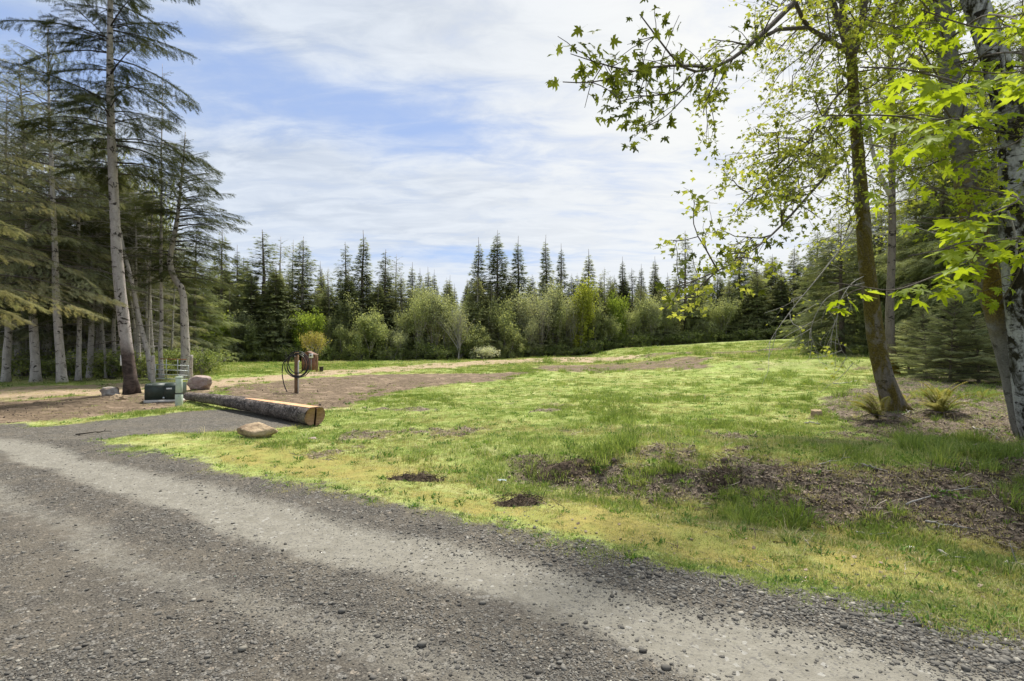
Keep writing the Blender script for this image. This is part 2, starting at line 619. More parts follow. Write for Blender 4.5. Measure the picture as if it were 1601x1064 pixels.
M = {}
M['fir'] = leaf_material('fir_needles', (0.073, 0.092, 0.051), (0.199, 0.234, 0.110), (0.401, 0.403, 0.194), 0.38, 0.9, spec=0.03)
M['fir_dark'] = leaf_material('dark_needles', (0.061, 0.085, 0.049), (0.171, 0.200, 0.099), (0.326, 0.350, 0.169), 0.30, 0.9, spec=0.03)
M['fir_olive'] = leaf_material('olive_needles', (0.070, 0.084, 0.055), (0.180, 0.201, 0.117), (0.341, 0.317, 0.196), 0.42, 0.9, spec=0.03)
M['fir_sil'] = leaf_material('sparse_dark_needles', (0.026, 0.033, 0.017), (0.066, 0.079, 0.034), (0.146, 0.152, 0.060), 0.25, 0.9, spec=0.03)
M['cedar'] = leaf_material('cedar_sprays', (0.097, 0.124, 0.062), (0.219, 0.256, 0.119), (0.405, 0.400, 0.200), 0.4, 0.9, spec=0.03)
M['midgreen'] = leaf_material('midgreen_needles', (0.122, 0.144, 0.083), (0.273, 0.304, 0.160), (0.469, 0.463, 0.274), 0.38, 0.9, spec=0.03)
M['lime'] = leaf_material('lime_leaves', (0.121, 0.167, 0.029), (0.264, 0.345, 0.066), (0.418, 0.481, 0.106), 0.45)
M['spring'] = leaf_material('spring_leaves', (0.144, 0.179, 0.074), (0.304, 0.342, 0.159), (0.480, 0.507, 0.267), 0.42)
M['pale'] = leaf_material('pale_catkins', (0.212, 0.234, 0.133), (0.358, 0.390, 0.227), (0.539, 0.561, 0.351), 0.4)
M['orange'] = leaf_material('copper_leaves', (0.190, 0.149, 0.049), (0.361, 0.310, 0.098), (0.475, 0.460, 0.168), 0.4)
M['blossom'] = leaf_material('white_blossom', (0.30, 0.34, 0.16), (0.62, 0.64, 0.45), (0.80, 0.80, 0.68), 0.3, obj_var=0.0)
M['shrub'] = leaf_material('shrub_leaves', (0.077, 0.105, 0.044), (0.224, 0.277, 0.092), (0.519, 0.552, 0.186), 0.3)
M['maple_near'] = leaf_material('bright_maple_leaf', (0.141, 0.200, 0.012), (0.237, 0.317, 0.030), (0.316, 0.388, 0.070), 0.55, 0.5, clump=2.0, tcol=(1.4, 1.3, 0.45))
M['maple_far'] = leaf_material('maple_leaf', (0.050, 0.064, 0.011), (0.110, 0.138, 0.020), (0.242, 0.286, 0.044), 0.38, 0.6, clump=1.2)
M['maple_flower'] = leaf_material('maple_flower', (0.13, 0.145, 0.03), (0.26, 0.30, 0.05), (0.46, 0.48, 0.11), 0.42)
M['fern'] = leaf_material('fern_frond', (0.086, 0.089, 0.023), (0.214, 0.205, 0.045), (0.427, 0.356, 0.090), 0.35)
M['grass'] = leaf_material('grass_blade', (0.133, 0.186, 0.053), (0.255, 0.340, 0.102), (0.469, 0.511, 0.260), 0.4, 0.5, clump=0.9, obj_var=0.7)
M['grass_dry'] = leaf_material('dry_grass_blade', (0.209, 0.209, 0.081), (0.380, 0.361, 0.161), (0.589, 0.532, 0.345), 0.35, 0.6, clump=0.9, obj_var=0.9)
M['grass_lush'] = leaf_material('lush_grass_blade', (0.084, 0.128, 0.033), (0.179, 0.257, 0.063), (0.347, 0.399, 0.135), 0.4, 0.5, clump=0.9, obj_var=0.5)
M['weed'] = leaf_material('weed_leaf', (0.04, 0.09, 0.022), (0.09, 0.18, 0.035), (0.20, 0.31, 0.06), 0.35, 0.5, obj_var=0.5)
M['bark_pale'] = bark_material('pale_bark', (0.56, 0.52, 0.48), (0.17, 0.145, 0.13), bands=0.72)
M['bark_fir'] = bark_material('fir_bark', (0.52, 0.47, 0.43), (0.17, 0.14, 0.12), low=(0.13, 0.098, 0.082), low_h=1.4, bands=0.9)
M['bark_brown'] = bark_material('brown_bark', (0.22, 0.18, 0.155), (0.07, 0.055, 0.045), bands=0.5)
M['bark_dark'] = bark_material('dark_bark', (0.07, 0.06, 0.05), (0.02, 0.018, 0.015), bands=0.3)
M['bark_maple'] = bark_material('mossy_maple_bark', (0.21, 0.19, 0.165), (0.035, 0.030, 0.025), moss=(0.17, 0.135, 0.035), moss_amt=0.6, bands=0.5, moss_lo=-2, moss_hi=9)
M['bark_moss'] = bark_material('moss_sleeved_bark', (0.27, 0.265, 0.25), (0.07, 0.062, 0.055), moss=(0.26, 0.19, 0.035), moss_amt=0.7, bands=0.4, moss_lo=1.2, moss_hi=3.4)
M['bark_white'] = bark_material('white_bark', (0.50, 0.51, 0.51), (0.09, 0.08, 0.07), moss=(0.045, 0.04, 0.022), moss_amt=0.45, bands=1.0, scale=0.9, moss_lo=-1, moss_hi=9)
M['twig'] = bark_material('twig_bark', (0.14, 0.12, 0.10), (0.05, 0.042, 0.035), bands=0.2)
M['twig_pale'] = bark_material('pale_twig', (0.42, 0.40, 0.37), (0.20, 0.18, 0.16), bands=0.2)
M['rock_tan'] = rock_material('tan_rock', (0.32, 0.235, 0.145), (0.44, 0.34, 0.22), (0.20, 0.14, 0.09))
M['rock_pink'] = rock_material('pinkish_rock', (0.28, 0.21, 0.18), (0.38, 0.30, 0.27), (0.42, 0.36, 0.30))
M['rock_grey'] = rock_material('grey_rock', (0.24, 0.21, 0.185), (0.40, 0.37, 0.33), (0.20, 0.15, 0.11))


def ground_material():
    m, t, out = material('ground')
    g = t.new('ShaderNodeNewGeometry')
    pos = g.outputs['Position']
    A = lambda n: t.new('ShaderNodeAttribute', attribute_name=n).outputs['Fac']
    n_f = t.noise(pos, 9, 7, 0.7)
    n_m = t.noise(pos, 1.7, 5, 0.6)
    n_x = t.noise(pos, 45, 4, 0.7)
    n_l = t.noise(pos, 0.35, 4, 0.55)
    streak = t.noise(t.scalev(pos, (1, 3.2, 1)), 0.9, 6, 0.62, 0.4)
    dith = t.math('ADD', t.math('MULTIPLY', t.math('SUBTRACT', n_f, 0.5), 1.5), t.math('MULTIPLY', t.math('SUBTRACT', n_x, 0.5), 0.7))
    thr = lambda a, k=3.0: t.math('ADD', t.math('MULTIPLY', t.math('SUBTRACT', t.math('ADD', a, dith), 0.5), k), 0.5, clamp=True)
    lawn = t.mix(t.range(n_m, 0.3, 0.7), (0.215, 0.26, 0.072), (0.33, 0.37, 0.12))
    lawn = t.mix(t.math('MULTIPLY', t.range(streak, 0.48, 0.68), 0.75), lawn, (0.45, 0.42, 0.21))
    lawn = t.mix(t.math('MULTIPLY', t.range(n_f, 0.52, 0.72), 0.6), lawn, (0.105, 0.145, 0.024))
    lawn = t.mix(t.math('MULTIPLY', t.range(n_l, 0.45, 0.62), 0.45), lawn, (0.23, 0.32, 0.07))
    soil = t.mix(t.range(n_f, 0.3, 0.7), (0.072, 0.051, 0.033), (0.185, 0.138, 0.090))
    soil = t.mix(t.math('MULTIPLY', t.range(streak, 0.5, 0.66), 0.6), soil, (0.33, 0.245, 0.17))
    tanc = t.mix(t.range(n_f, 0.3, 0.7), (0.255, 0.185, 0.118), (0.40, 0.31, 0.21))
    tanc = t.mix(t.math('MULTIPLY', t.range(n_m, 0.5, 0.7), 0.6), tanc, (0.30, 0.28, 0.12))
    # stones of the gravel: cells of several sizes
    def cells(sc, rnd=1.0):
        vn = t.new('ShaderNodeTexVoronoi', feature='F1')
        t.lk(pos, vn.inputs['Vector'])
        vn.inputs['Scale'].default_value = sc
        vn.inputs['Randomness'].default_value = rnd
        return vn.outputs['Distance'], vn.outputs['Color']
    d1, c1 = cells(75)
    d2, c2 = cells(34)
    s1 = t.new('ShaderNodeSeparateColor')
    t.lk(c1, s1.inputs[0])
    s2 = t.new('ShaderNodeSeparateColor')
    t.lk(c2, s2.inputs[0])
    dark = t.mix(t.range(s1.outputs[0], 0.0, 1.0, smooth=False), (0.070, 0.063, 0.053), (0.145, 0.132, 0.110))
    dark = t.mix(t.range(s2.outputs[0], 0.88, 0.92), dark, (0.20, 0.19, 0.17))
    dark = t.mix(t.range(s2.outputs[1], 0.96, 0.98), dark, (0.26, 0.225, 0.18))
    dark = t.mix(t.math('MULTIPLY', t.range(d1, 0.35, 0.75), 0.7), dark, (0.045, 0.040, 0.034))
    dark = t.mix(t.math('MULTIPLY', t.range(n_m, 0.4, 0.65), 0.5), dark, (0.15, 0.130, 0.10))
    lite = t.mix(t.range(n_f, 0.3, 0.7), (0.172, 0.160, 0.130), (0.232, 0.218, 0.182))
    lite = t.mix(t.math('MULTIPLY', t.range(s1.outputs[1], 0.80, 0.95), 0.75), lite, (0.12, 0.115, 0.105))
    lite = t.mix(t.math('MULTIPLY', t.range(s2.outputs[2], 0.96, 0.98), 0.6), lite, (0.33, 0.32, 0.29))
    lite = t.mix(t.math('MULTIPLY', t.range(n_x, 0.58, 0.75), 0.5), lite, (0.15, 0.142, 0.125))
    tr = t.math('ADD', t.math('MULTIPLY', t.math('SUBTRACT', t.math('ADD', A('track'), t.math('MULTIPLY', dith, 0.55)), 0.5), 1.8), 0.5, clamp=True)
    grav = t.mix(tr, dark, lite)
    mossc = t.mix(t.range(n_f, 0.3, 0.7), (0.185, 0.155, 0.045), (0.32, 0.26, 0.075))
    mossc = t.mix(t.math('MULTIPLY', t.range(n_m, 0.42, 0.62), 0.7), mossc, (0.22, 0.24, 0.06))
    mul = t.mix(t.range(n_f, 0.35, 0.65), (0.052, 0.040, 0.029), (0.185, 0.145, 0.105))
    mul = t.mix(t.math('MULTIPLY', t.range(n_x, 0.5, 0.68), 0.75), mul, (0.38, 0.30, 0.23))
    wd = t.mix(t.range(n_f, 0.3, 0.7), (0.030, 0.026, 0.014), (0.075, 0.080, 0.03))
    c = lawn
    c = t.mix(t.math('MULTIPLY', thr(A('moss'), 1.8), 0.9), c, mossc)
    c = t.mix(thr(A('tan'), 2.2), c, tanc)
    c = t.mix(thr(A('brown'), 2.4), c, soil)
    c = t.mix(thr(A('mulch'), 2.6), c, mul)
    c = t.mix(thr(A('gravel'), 3.5), c, grav)
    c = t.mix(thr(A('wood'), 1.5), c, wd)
    hstone = t.math('SUBTRACT', 1.0, d1)
    hs = t.math('ADD', t.math('MULTIPLY', hstone, t.math('MULTIPLY', A('gravel'), t.math('SUBTRACT', 1.0, t.math('MULTIPLY', A('track'), 0.85)))), t.math('MULTIPLY', n_f, 2.0))
    hs = t.math('ADD', hs, n_x)
    principled(t, out, c, 0.93, 0.15, bump=hs, bump_s=0.9, bump_d=0.012)
    return m


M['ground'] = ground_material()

# ------------------------------------------------------------------ ground sheet
def axis(parts):
    out = []
    for a, b, s in parts:
        out.append(np.arange(a, b, s))
    out.append([parts[-1][1]])
    return np.concatenate(out)


gx = axis([(-900, -200, 100), (-200, -60, 14), (-60, -22, 0.8), (-22, -11, 0.16), (-11, 12, 0.055), (12, 22, 0.14), (22, 60, 0.8), (60, 200, 14), (200, 900, 100)])
gy = axis([(-900, -60, 120), (-60, -6, 6), (-6, 2, 0.4), (2, 10, 0.05), (10, 17, 0.08), (17, 30, 0.16), (30, 66, 0.6), (66, 200, 9), (200, 1200, 125)])
GX, GY = np.meshgrid(gx, gy)
xf, yf = GX.ravel(), GY.ravel()
gm = masks(xf, yf)
gh = height(xf, yf, gm)
nx, ny = len(gx), len(gy)
i = np.arange(ny - 1)[:, None] * nx
j = np.arange(nx - 1)[None]
GF = np.stack([i + j, i + j + 1, i + nx + j + 1, i + nx + j], -1).reshape(-1, 4)
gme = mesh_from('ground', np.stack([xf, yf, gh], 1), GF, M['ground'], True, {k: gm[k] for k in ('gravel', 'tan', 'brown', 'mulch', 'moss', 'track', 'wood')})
ground = link('ground', gme)
ground['kind'] = 'structure'


def hz_(x, y):
    return float(height(np.array([x]), np.array([y]))[0])


def hv(x, y):
    return height(np.asarray(x, float), np.asarray(y, float))


# ------------------------------------------------------------------ scatter of stuff
def scatter(name, label, cat, protos, P, rot, scl, pick):
    col = bpy.data.collections.new(name + '_pieces')
    for k, me in enumerate(protos):
        o = bpy.data.objects.new('%s_piece_%02d' % (name, k), me)
        col.objects.link(o)
    me = bpy.data.meshes.new(name)
    me.vertices.add(len(P))
    me.vertices.foreach_set('co', np.asarray(P, np.float32).ravel())
    a = me.attributes.new('rot', 'FLOAT_VECTOR', 'POINT')
    a.data.foreach_set('vector', np.asarray(rot, np.float32).ravel())
    a = me.attributes.new('scl', 'FLOAT_VECTOR', 'POINT')
    a.data.foreach_set('vector', np.asarray(scl, np.float32).ravel())
    a = me.attributes.new('pick', 'INT', 'POINT')
    a.data.foreach_set('value', np.asarray(pick, np.int32))
    ob = link(name, me)
    tag(ob, label, cat, kind='stuff')
    ng = bpy.data.node_groups.new(name, 'GeometryNodeTree')
    ng.interface.new_socket('Geometry', in_out='INPUT', socket_type='NodeSocketGeometry')
    ng.interface.new_socket('Geometry', in_out='OUTPUT', socket_type='NodeSocketGeometry')
    gi, go = ng.nodes.new('NodeGroupInput'), ng.nodes.new('NodeGroupOutput')
    ci = ng.nodes.new('GeometryNodeCollectionInfo')
    ci.inputs['Collection'].default_value = col
    ci.inputs['Separate Children'].default_value = True
    ci.inputs['Reset Children'].default_value = True
    ip = ng.nodes.new('GeometryNodeInstanceOnPoints')
    ip.inputs['Pick Instance'].default_value = True

    def attr(nm, dt):
        n = ng.nodes.new('GeometryNodeInputNamedAttribute')
        n.data_type = dt
        n.inputs['Name'].default_value = nm
        return [s for s in n.outputs if s.enabled and s.name == 'Attribute'][0]
    L = ng.links.new
    L(gi.outputs[0], ip.inputs['Points'])
    L(ci.outputs[0], ip.inputs['Instance'])
    L(attr('pick', 'INT'), ip.inputs['Instance Index'])
    e2r = ng.nodes.new('FunctionNodeEulerToRotation')
    L(attr('rot', 'FLOAT_VECTOR'), e2r.inputs[0])
    L(e2r.outputs[0], ip.inputs['Rotation'])
    L(attr('scl', 'FLOAT_VECTOR'), ip.inputs['Scale'])
    L(ip.outputs[0], go.inputs[0])
    md = ob.modifiers.new('scatter', 'NODES')
    md.node_group = ng
    return ob


def tuft(name, seed, mat, n, rad, h, wid, lean=0.6):
    r = R_(seed)
    g = Geo()
    a = r.uniform(0, 2 * math.pi, n)
    q = rad * np.sqrt(r.uniform(0, 1, n))
    P = np.stack([q * np.cos(a), q * np.sin(a), np.full(n, -0.01)], 1)
    out = np.stack([np.cos(a + r.normal(0, 0.9, n)), np.sin(a + r.normal(0, 0.9, n)), np.zeros(n)], 1)
    hh = h * r.uniform(0.45, 1.15, n)
    ln = lean * r.uniform(0.15, 1.2, n)
    side = np.stack([-out[:, 1], out[:, 0], np.zeros(n)], 1)
    th = r.uniform(0, math.pi, n)
    sd_ = side * np.cos(th)[:, None] + out * np.sin(th)[:, None]
    ww = wid * r.uniform(0.6, 1.3, n)
    up = np.array((0, 0, 1.0))
    mid = P + up * (hh * 0.6)[:, None] + out * (hh * ln * 0.3)[:, None]
    tip = P + up * (hh * (1 - 0.25 * ln))[:, None] + out * (hh * ln)[:, None]
    V = np.stack([P - sd_ * ww[:, None], P + sd_ * ww[:, None], mid + sd_ * ww[:, None] * 0.8, mid - sd_ * ww[:, None] * 0.8, tip], 1)
    k = np.arange(n)[:, None] * 5
    Q = k + np.array([[0, 1, 2, 3]])
    T = k + np.array([[3, 2, 4]])
    t = np.repeat(r.uniform(0, 1, n), 5)
    g.add(V.reshape(-1, 3), Q, T, t)
    return g.mesh(name, mat)


def sample(n, seed, y0, y1, margin=1.12, power=1.0):
    """random ground points inside the view wedge and a bit beside it, denser near by"""
    r = R_(seed)
    t = r.uniform(0, 1, n)
    p = power
    y = (y0 ** (1 - p) + t * (y1 ** (1 - p) - y0 ** (1 - p))) ** (1 / (1 - p)) if p != 1 else y0 * (y1 / y0) ** t
    x = r.uniform(-1, 1, n) * (y * margin + 1.0)
    return x, y, r


# lawn grass ---------------------------------------------------------
protos = [tuft('grass_tuft_a', 1, M['grass'], 46, 0.10, 0.032, 0.0022), tuft('grass_tuft_b', 2, M['grass'], 40, 0.11, 0.042, 0.0024),
          tuft('grass_tuft_c', 3, M['grass_dry'], 34, 0.11, 0.03, 0.0022, 1.2), tuft('grass_tuft_d', 4, M['grass_lush'], 60, 0.09, 0.075, 0.003),
          tuft('grass_tuft_e', 5, M['weed'], 16, 0.06, 0.06, 0.010, 1.3), tuft('grass_tuft_f', 6, M['grass_lush'], 80, 0.12, 0.20, 0.0035, 0.8),
          tuft('grass_tuft_g', 7, M['grass_dry'], 22, 0.10, 0.13, 0.0020, 0.9)]
x, y, r = sample(190000, 11, 2.6, 26, 1.1, 1.35)
xb, yb, rb_ = sample(60000, 12, 25, 50, 1.05, 1.0)
x, y = np.concatenate([x, xb]), np.concatenate([y, yb])
m = masks(x, y)
cov = (1 - m['gravel']) * (1 - 0.97 * m['brown']) * (1 - 0.9 * m['tan']) * (1 - 0.86 * m['mulch']) * (1 - 0.8 * m['wood'])
cov = cov * (1 - 0.68 * m['moss']) * (0.45 + 0.9 * fbm(x, y, 1.6, 3, 77))
keep = r.uniform(0, 1, len(x)) < cov
x, y = x[keep], y[keep]
mk = {k: v[keep] for k, v in m.items()}
lush = fbm(x, y, 0.45, 3, 31)
dry = fbm(x * 0.8, y * 2.2, 0.8, 4, 33)
pk = np.where(r.uniform(0, 1, len(x)) < 0.5, 0, 1)
pk = np.where(r.uniform(0, 1, len(x)) < ss(dry, 0.38, 0.62) * 0.85, 2, pk)
pk = np.where((mk['moss'] > 0.35) & (r.uniform(0, 1, len(x)) < 0.75), 2, pk)
lushp = ss(lush, 0.52, 0.7) * 0.30 + 0.0 * np.exp(-((mk['v'] - 1.4) / 0.5) ** 2) * ss(x, -3, 2)
pk = np.where((r.uniform(0, 1, len(x)) < lushp) & (mk['v'] > 1.0), 3, pk)
pk = np.where(r.uniform(0, 1, len(x)) < 0.035, 4, pk)
pk = np.where(r.uniform(0, 1, len(x)) < 0.02, 6, pk)
tall = (r.uniform(0, 1, len(x)) < 0.035 * ss(fbm(x, y, 0.8, 2, 55), 0.60, 0.72)) & (mk['v'] > 1.2) & (x > 1)
pk = np.where(tall, 5, pk)
d = np.hypot(x, y)
S = r.uniform(0.7, 1.25, len(x)) * (1 + 0.55 * ss(d, 8, 22) + 0.9 * ss(d, 24, 32))
S = S * np.where(mk['v'] < 0.8, 0.7, 1)
rot = np.stack([r.normal(0, 0.1, len(x)), r.normal(0, 0.1, len(x)), r.uniform(0, 6.28, len(x))], 1)
P = np.stack([x, y, hv(x, y) - 0.004], 1)
scatter('grass', 'short green and straw coloured grass over the clearing', 'grass', protos, P, rot, np.stack([S, S, S * np.where(d > 12, 0.8, 1)], 1), pk)

# tall green clumps seen one by one near the bank and the left margin of the maple
r = R_(90)
spots = [(1180, 600, 30), (1155, 610, 20), (1040, 728, 22), (1022, 735, 15), (1190, 795, 24), (1165, 790, 16), (1130, 770, 9), (1230, 690, 16), (1010, 770, 10),
         (985, 765, 14), (1480, 690, 22), (1440, 695, 18), (1540, 700, 12), (1300, 705, 14), (1340, 712, 12), (820, 742, 12), (860, 760, 12), (890, 738, 10),
         (1560, 780, 16), (1590, 770, 14), (1400, 835, 12), (1300, 850, 10), (1010, 790, 10), (1450, 660, 10), (1290, 655, 9)]
P, S = [], []
for a, b, n in spots:
    c = ground_at(a, b)
    for k in range(n):
        P.append((c[0] + r.normal(0, 0.22), c[1] + r.normal(0, 0.12)))
        S.append(r.uniform(0.3, 0.75))
P = np.array(P)
S = np.array(S)
rot = np.stack([np.zeros(len(P)), np.zeros(len(P)), r.uniform(0, 6.28, len(P))], 1)
scatter('tall_grass', 'taller lush grass clumps along the rough bank and around the maple', 'grass', [protos[5], protos[3], protos[6]],
        np.column_stack([P, hv(P[:, 0], P[:, 1])]), rot, np.stack([S, S, S], 1), r.choice([0, 0, 1, 2], len(P)))

# gravel stones -------------------------------------------------------
def pebble(name, seed, mat):
    import bmesh
    bm = bmesh.new()
    bmesh.ops.create_icosphere(bm, subdivisions=1, radius=1.0)
    r = R_(seed)
    V = np.array([v.co[:] for v in bm.verts])
    F = np.array([[v.index for v in f.verts] for f in bm.faces])
    bm.free()
    V = V * r.uniform(0.72, 1.15, (len(V), 1)) * np.array((1.25, 0.9, 0.6))
    return mesh_from(name, V, F, mat, False, {'tint': np.full(len(V), 0.5)})


def stone_mat(name, a, b):
    m, t, out = material(name)
    oi = t.new('ShaderNodeObjectInfo')
    n = t.noise(t.new('ShaderNodeTexCoord').outputs['Object'], 2, 3, 0.6)
    c = t.mix(oi.outputs['Random'], a, b)
    c = t.mix(t.math('MULTIPLY', n, 0.4), c, tuple(0.6 * x for x in a))
    principled(t, out, c, 0.85, 0.25)
    return m


sm1 = stone_mat('grey_stone', (0.065, 0.060, 0.052), (0.20, 0.188, 0.162))
sm2 = stone_mat('pale_stone', (0.20, 0.185, 0.15), (0.38, 0.355, 0.30))
sm3 = stone_mat('clod', (0.045, 0.033, 0.025), (0.13, 0.095, 0.07))
peb = [pebble('stone_a', 1, sm1), pebble('stone_b', 2, sm1), pebble('stone_c', 3, sm1), pebble('stone_d', 4, sm1), pebble('stone_e', 5, sm2), pebble('stone_f', 6, sm2)]
x, y, r = sample(230000, 21, 1.9, 12, 1.15, 1.9)
m = masks(x, y)
strip = np.exp(-((m['v'] + 0.32) / 0.30) ** 2) + 0.9 * np.exp(-((m['v'] + 1.5) / 0.22) ** 2)
dens = m['gravel'] * (0.04 + 0.5 * (1 - m['track'])) * (0.25 + 1.3 * ss(fbm(x, y, 1.3, 3, 61), 0.35, 0.7)) + m['gravel'] * strip * 0.8 + 0.12 * np.exp(-((m['v'] - 0.15) / 0.3) ** 2)
keep = r.uniform(0, 1, len(x)) < dens
x, y, v = x[keep], y[keep], m['v'][keep]
n = len(x)
S = 0.0031 * np.exp(np.abs(r.normal(0, 0.62, n)))
S = np.minimum(S, 0.019) * (1 + 0.5 * np.exp(-((v + 0.32) / 0.3) ** 2) * ss(x, -2, 1))
pk = np.where(r.uniform(0, 1, n) < 0.07, r.randint(4, 6, n), r.randint(0, 4, n))
P = np.stack([x, y, hv(x, y) + S * 0.15], 1)
scatter('gravel', 'loose grey crushed stones on the road', 'gravel', peb, P, np.stack([r.normal(0, 0.25, n), r.normal(0, 0.25, n), r.uniform(0, 6.28, n)], 1),
        np.stack([S, S, S * r.uniform(0.7, 1.1, n)], 1), pk)

# soil clods over the bare earth
clod = [pebble('clod_a', 11, sm3), pebble('clod_b', 12, sm3), pebble('clod_c', 13, sm3)]
x, y, r = sample(60000, 23, 4, 22, 1.1, 1.2)
m = masks(x, y)
keep = r.uniform(0, 1, len(x)) < np.clip(m['brown'] * 0.6 + m['mulch'] * 0.8, 0, 1) * (1 - m['wood'])
x, y = x[keep], y[keep]
n = len(x)
S = 0.0055 * np.exp(np.abs(r.normal(0, 0.6, n)))
scatter('soil_crumbs', 'dark crumbs of turned earth on bare patches', 'soil', clod, np.stack([x, y, hv(x, y)], 1),
        r.uniform(0, 3, (n, 3)), np.stack([S, S, S], 1), r.randint(0, 3, n))

# twig and bark litter -------------------------------------------------
def stick_mesh(name, seed, mat, L=1.0, rad=0.02):
    r = R_(seed)
    g = Geo()
    n = 5
    P = np.stack([np.linspace(-.5, .5, n) * L, np.cumsum(r.normal(0, 0.04, n)) * L, np.cumsum(r.normal(0, 0.02, n)) * L], 1)
    g.tube(P, np.linspace(rad, rad * 0.4, n), 4)
    if seed % 2:
        g.tube([P[2], P[2] + np.array((0.22, 0.16, 0.05)) * L], [rad * 0.6, rad * 0.2], 3)
    return g.mesh(name, mat)


lm = [stone_mat('old_twig', (0.16, 0.12, 0.09), (0.50, 0.43, 0.34)), stone_mat('dark_twig', (0.05, 0.036, 0.028), (0.20, 0.14, 0.10))]
sticks = [stick_mesh('twig_a', 1, lm[0]), stick_mesh('twig_b', 2, lm[1]), stick_mesh('twig_c', 3, lm[1]), stick_mesh('twig_d', 4, lm[0])]
chips = []
for k in range(3):
    rr = R_(70 + k)
    V = np.array([(-.5, -.3, 0), (.1, -.45, .03), (.5, -.1, 0), (.35, .4, .06), (-.3, .35, 0), (0, 0, 0.12)]) + rr.normal(0, .08, (6, 3))
    F = np.array([(0, 1, 5), (1, 2, 5), (2, 3, 5), (3, 4, 5), (4, 0, 5)])
    chips.append(mesh_from('dead_leaf', V, F, stone_mat('dead_leaf_%d' % k, (0.11, 0.08, 0.055), (0.38, 0.30, 0.22)), False, {'tint': np.full(6, .5)}))
x, y, r = sample(220000, 29, 3.2, 19, 1.1, 1.4)
m = masks(x, y)
keep = r.uniform(0, 1, len(x)) < m['mulch'] * 0.9 + 0.012 * (1 - m['gravel']) * ss(x, -1, 3)
x, y = x[keep], y[keep]
n = len(x)
isc = r.uniform(0, 1, n) < 0.45
pk = np.where(isc, 4 + r.randint(0, 3, n), r.randint(0, 4, n))
S = np.where(isc, r.uniform(0.012, 0.042, n), np.minimum(0.07 * np.exp(r.normal(0.2, 0.65, n)), 0.26))
scatter('twig_litter', 'brown twigs, bark scraps and dead leaves on the rough bank', 'litter', sticks + chips, np.stack([x, y, hv(x, y) + 0.008], 1),
        np.stack([r.normal(0, 0.3, n), r.normal(0, 0.3, n), r.uniform(0, 6.28, n)], 1), np.stack([S, S, S], 1), pk)

# ------------------------------------------------------------------ tree makers
# templates: a ragged needle spray for trees near by, a coarse one for trees far off, small leaves
def spray_near():
    V, F = [], []
    for k in range(9):
        s = k / 9.0
        l = 0.27 * (1 - 0.5 * s) * (1.0, 0.8, 1.15)[k % 3]
        for sg in (-1, 1):
            o = len(V)
            V += [(s, 0, 0.0), (s + 0.055, 0, 0.0), (s + 0.17, sg * l, (-0.10, 0.05, -0.03, 0.08)[(k + (sg > 0)) % 4])]
            F.append((o, o + 1, o + 2))
    o = len(V)
    V += [(0.75, -0.035, 0), (0.75, 0.035, 0), (1.12, 0, -0.05)]
    F.append((o, o + 1, o + 2))
    return np.array(V, float), np.array(F)


def spray_far():
    V = [(0, 0, 0), (0.35, -0.09, 0), (1.0, 0, -0.08), (0.35, 0.09, 0.03), (0.15, 0, 0), (0.45, -0.10, 0), (0.75, -0.42, -0.06), (0.2, 0, 0), (0.5, 0.10, 0), (0.8, 0.40, -0.06)]
    F = [(0, 1, 2), (0, 2, 3), (4, 6, 5), (7, 8, 9)]
    return np.array(V, float), np.array(F)


SN, SF = spray_near(), spray_far()
LEAF4 = (np.array([(0, 0, 0), (0.45, -0.38, 0.06), (1, 0, 0), (0.45, 0.38, 0.06)], float), np.array([(0, 1, 2, 3)]))


def perp(X, r):
    u = r.normal(0, 1, X.shape)
    return np.cross(X, u)


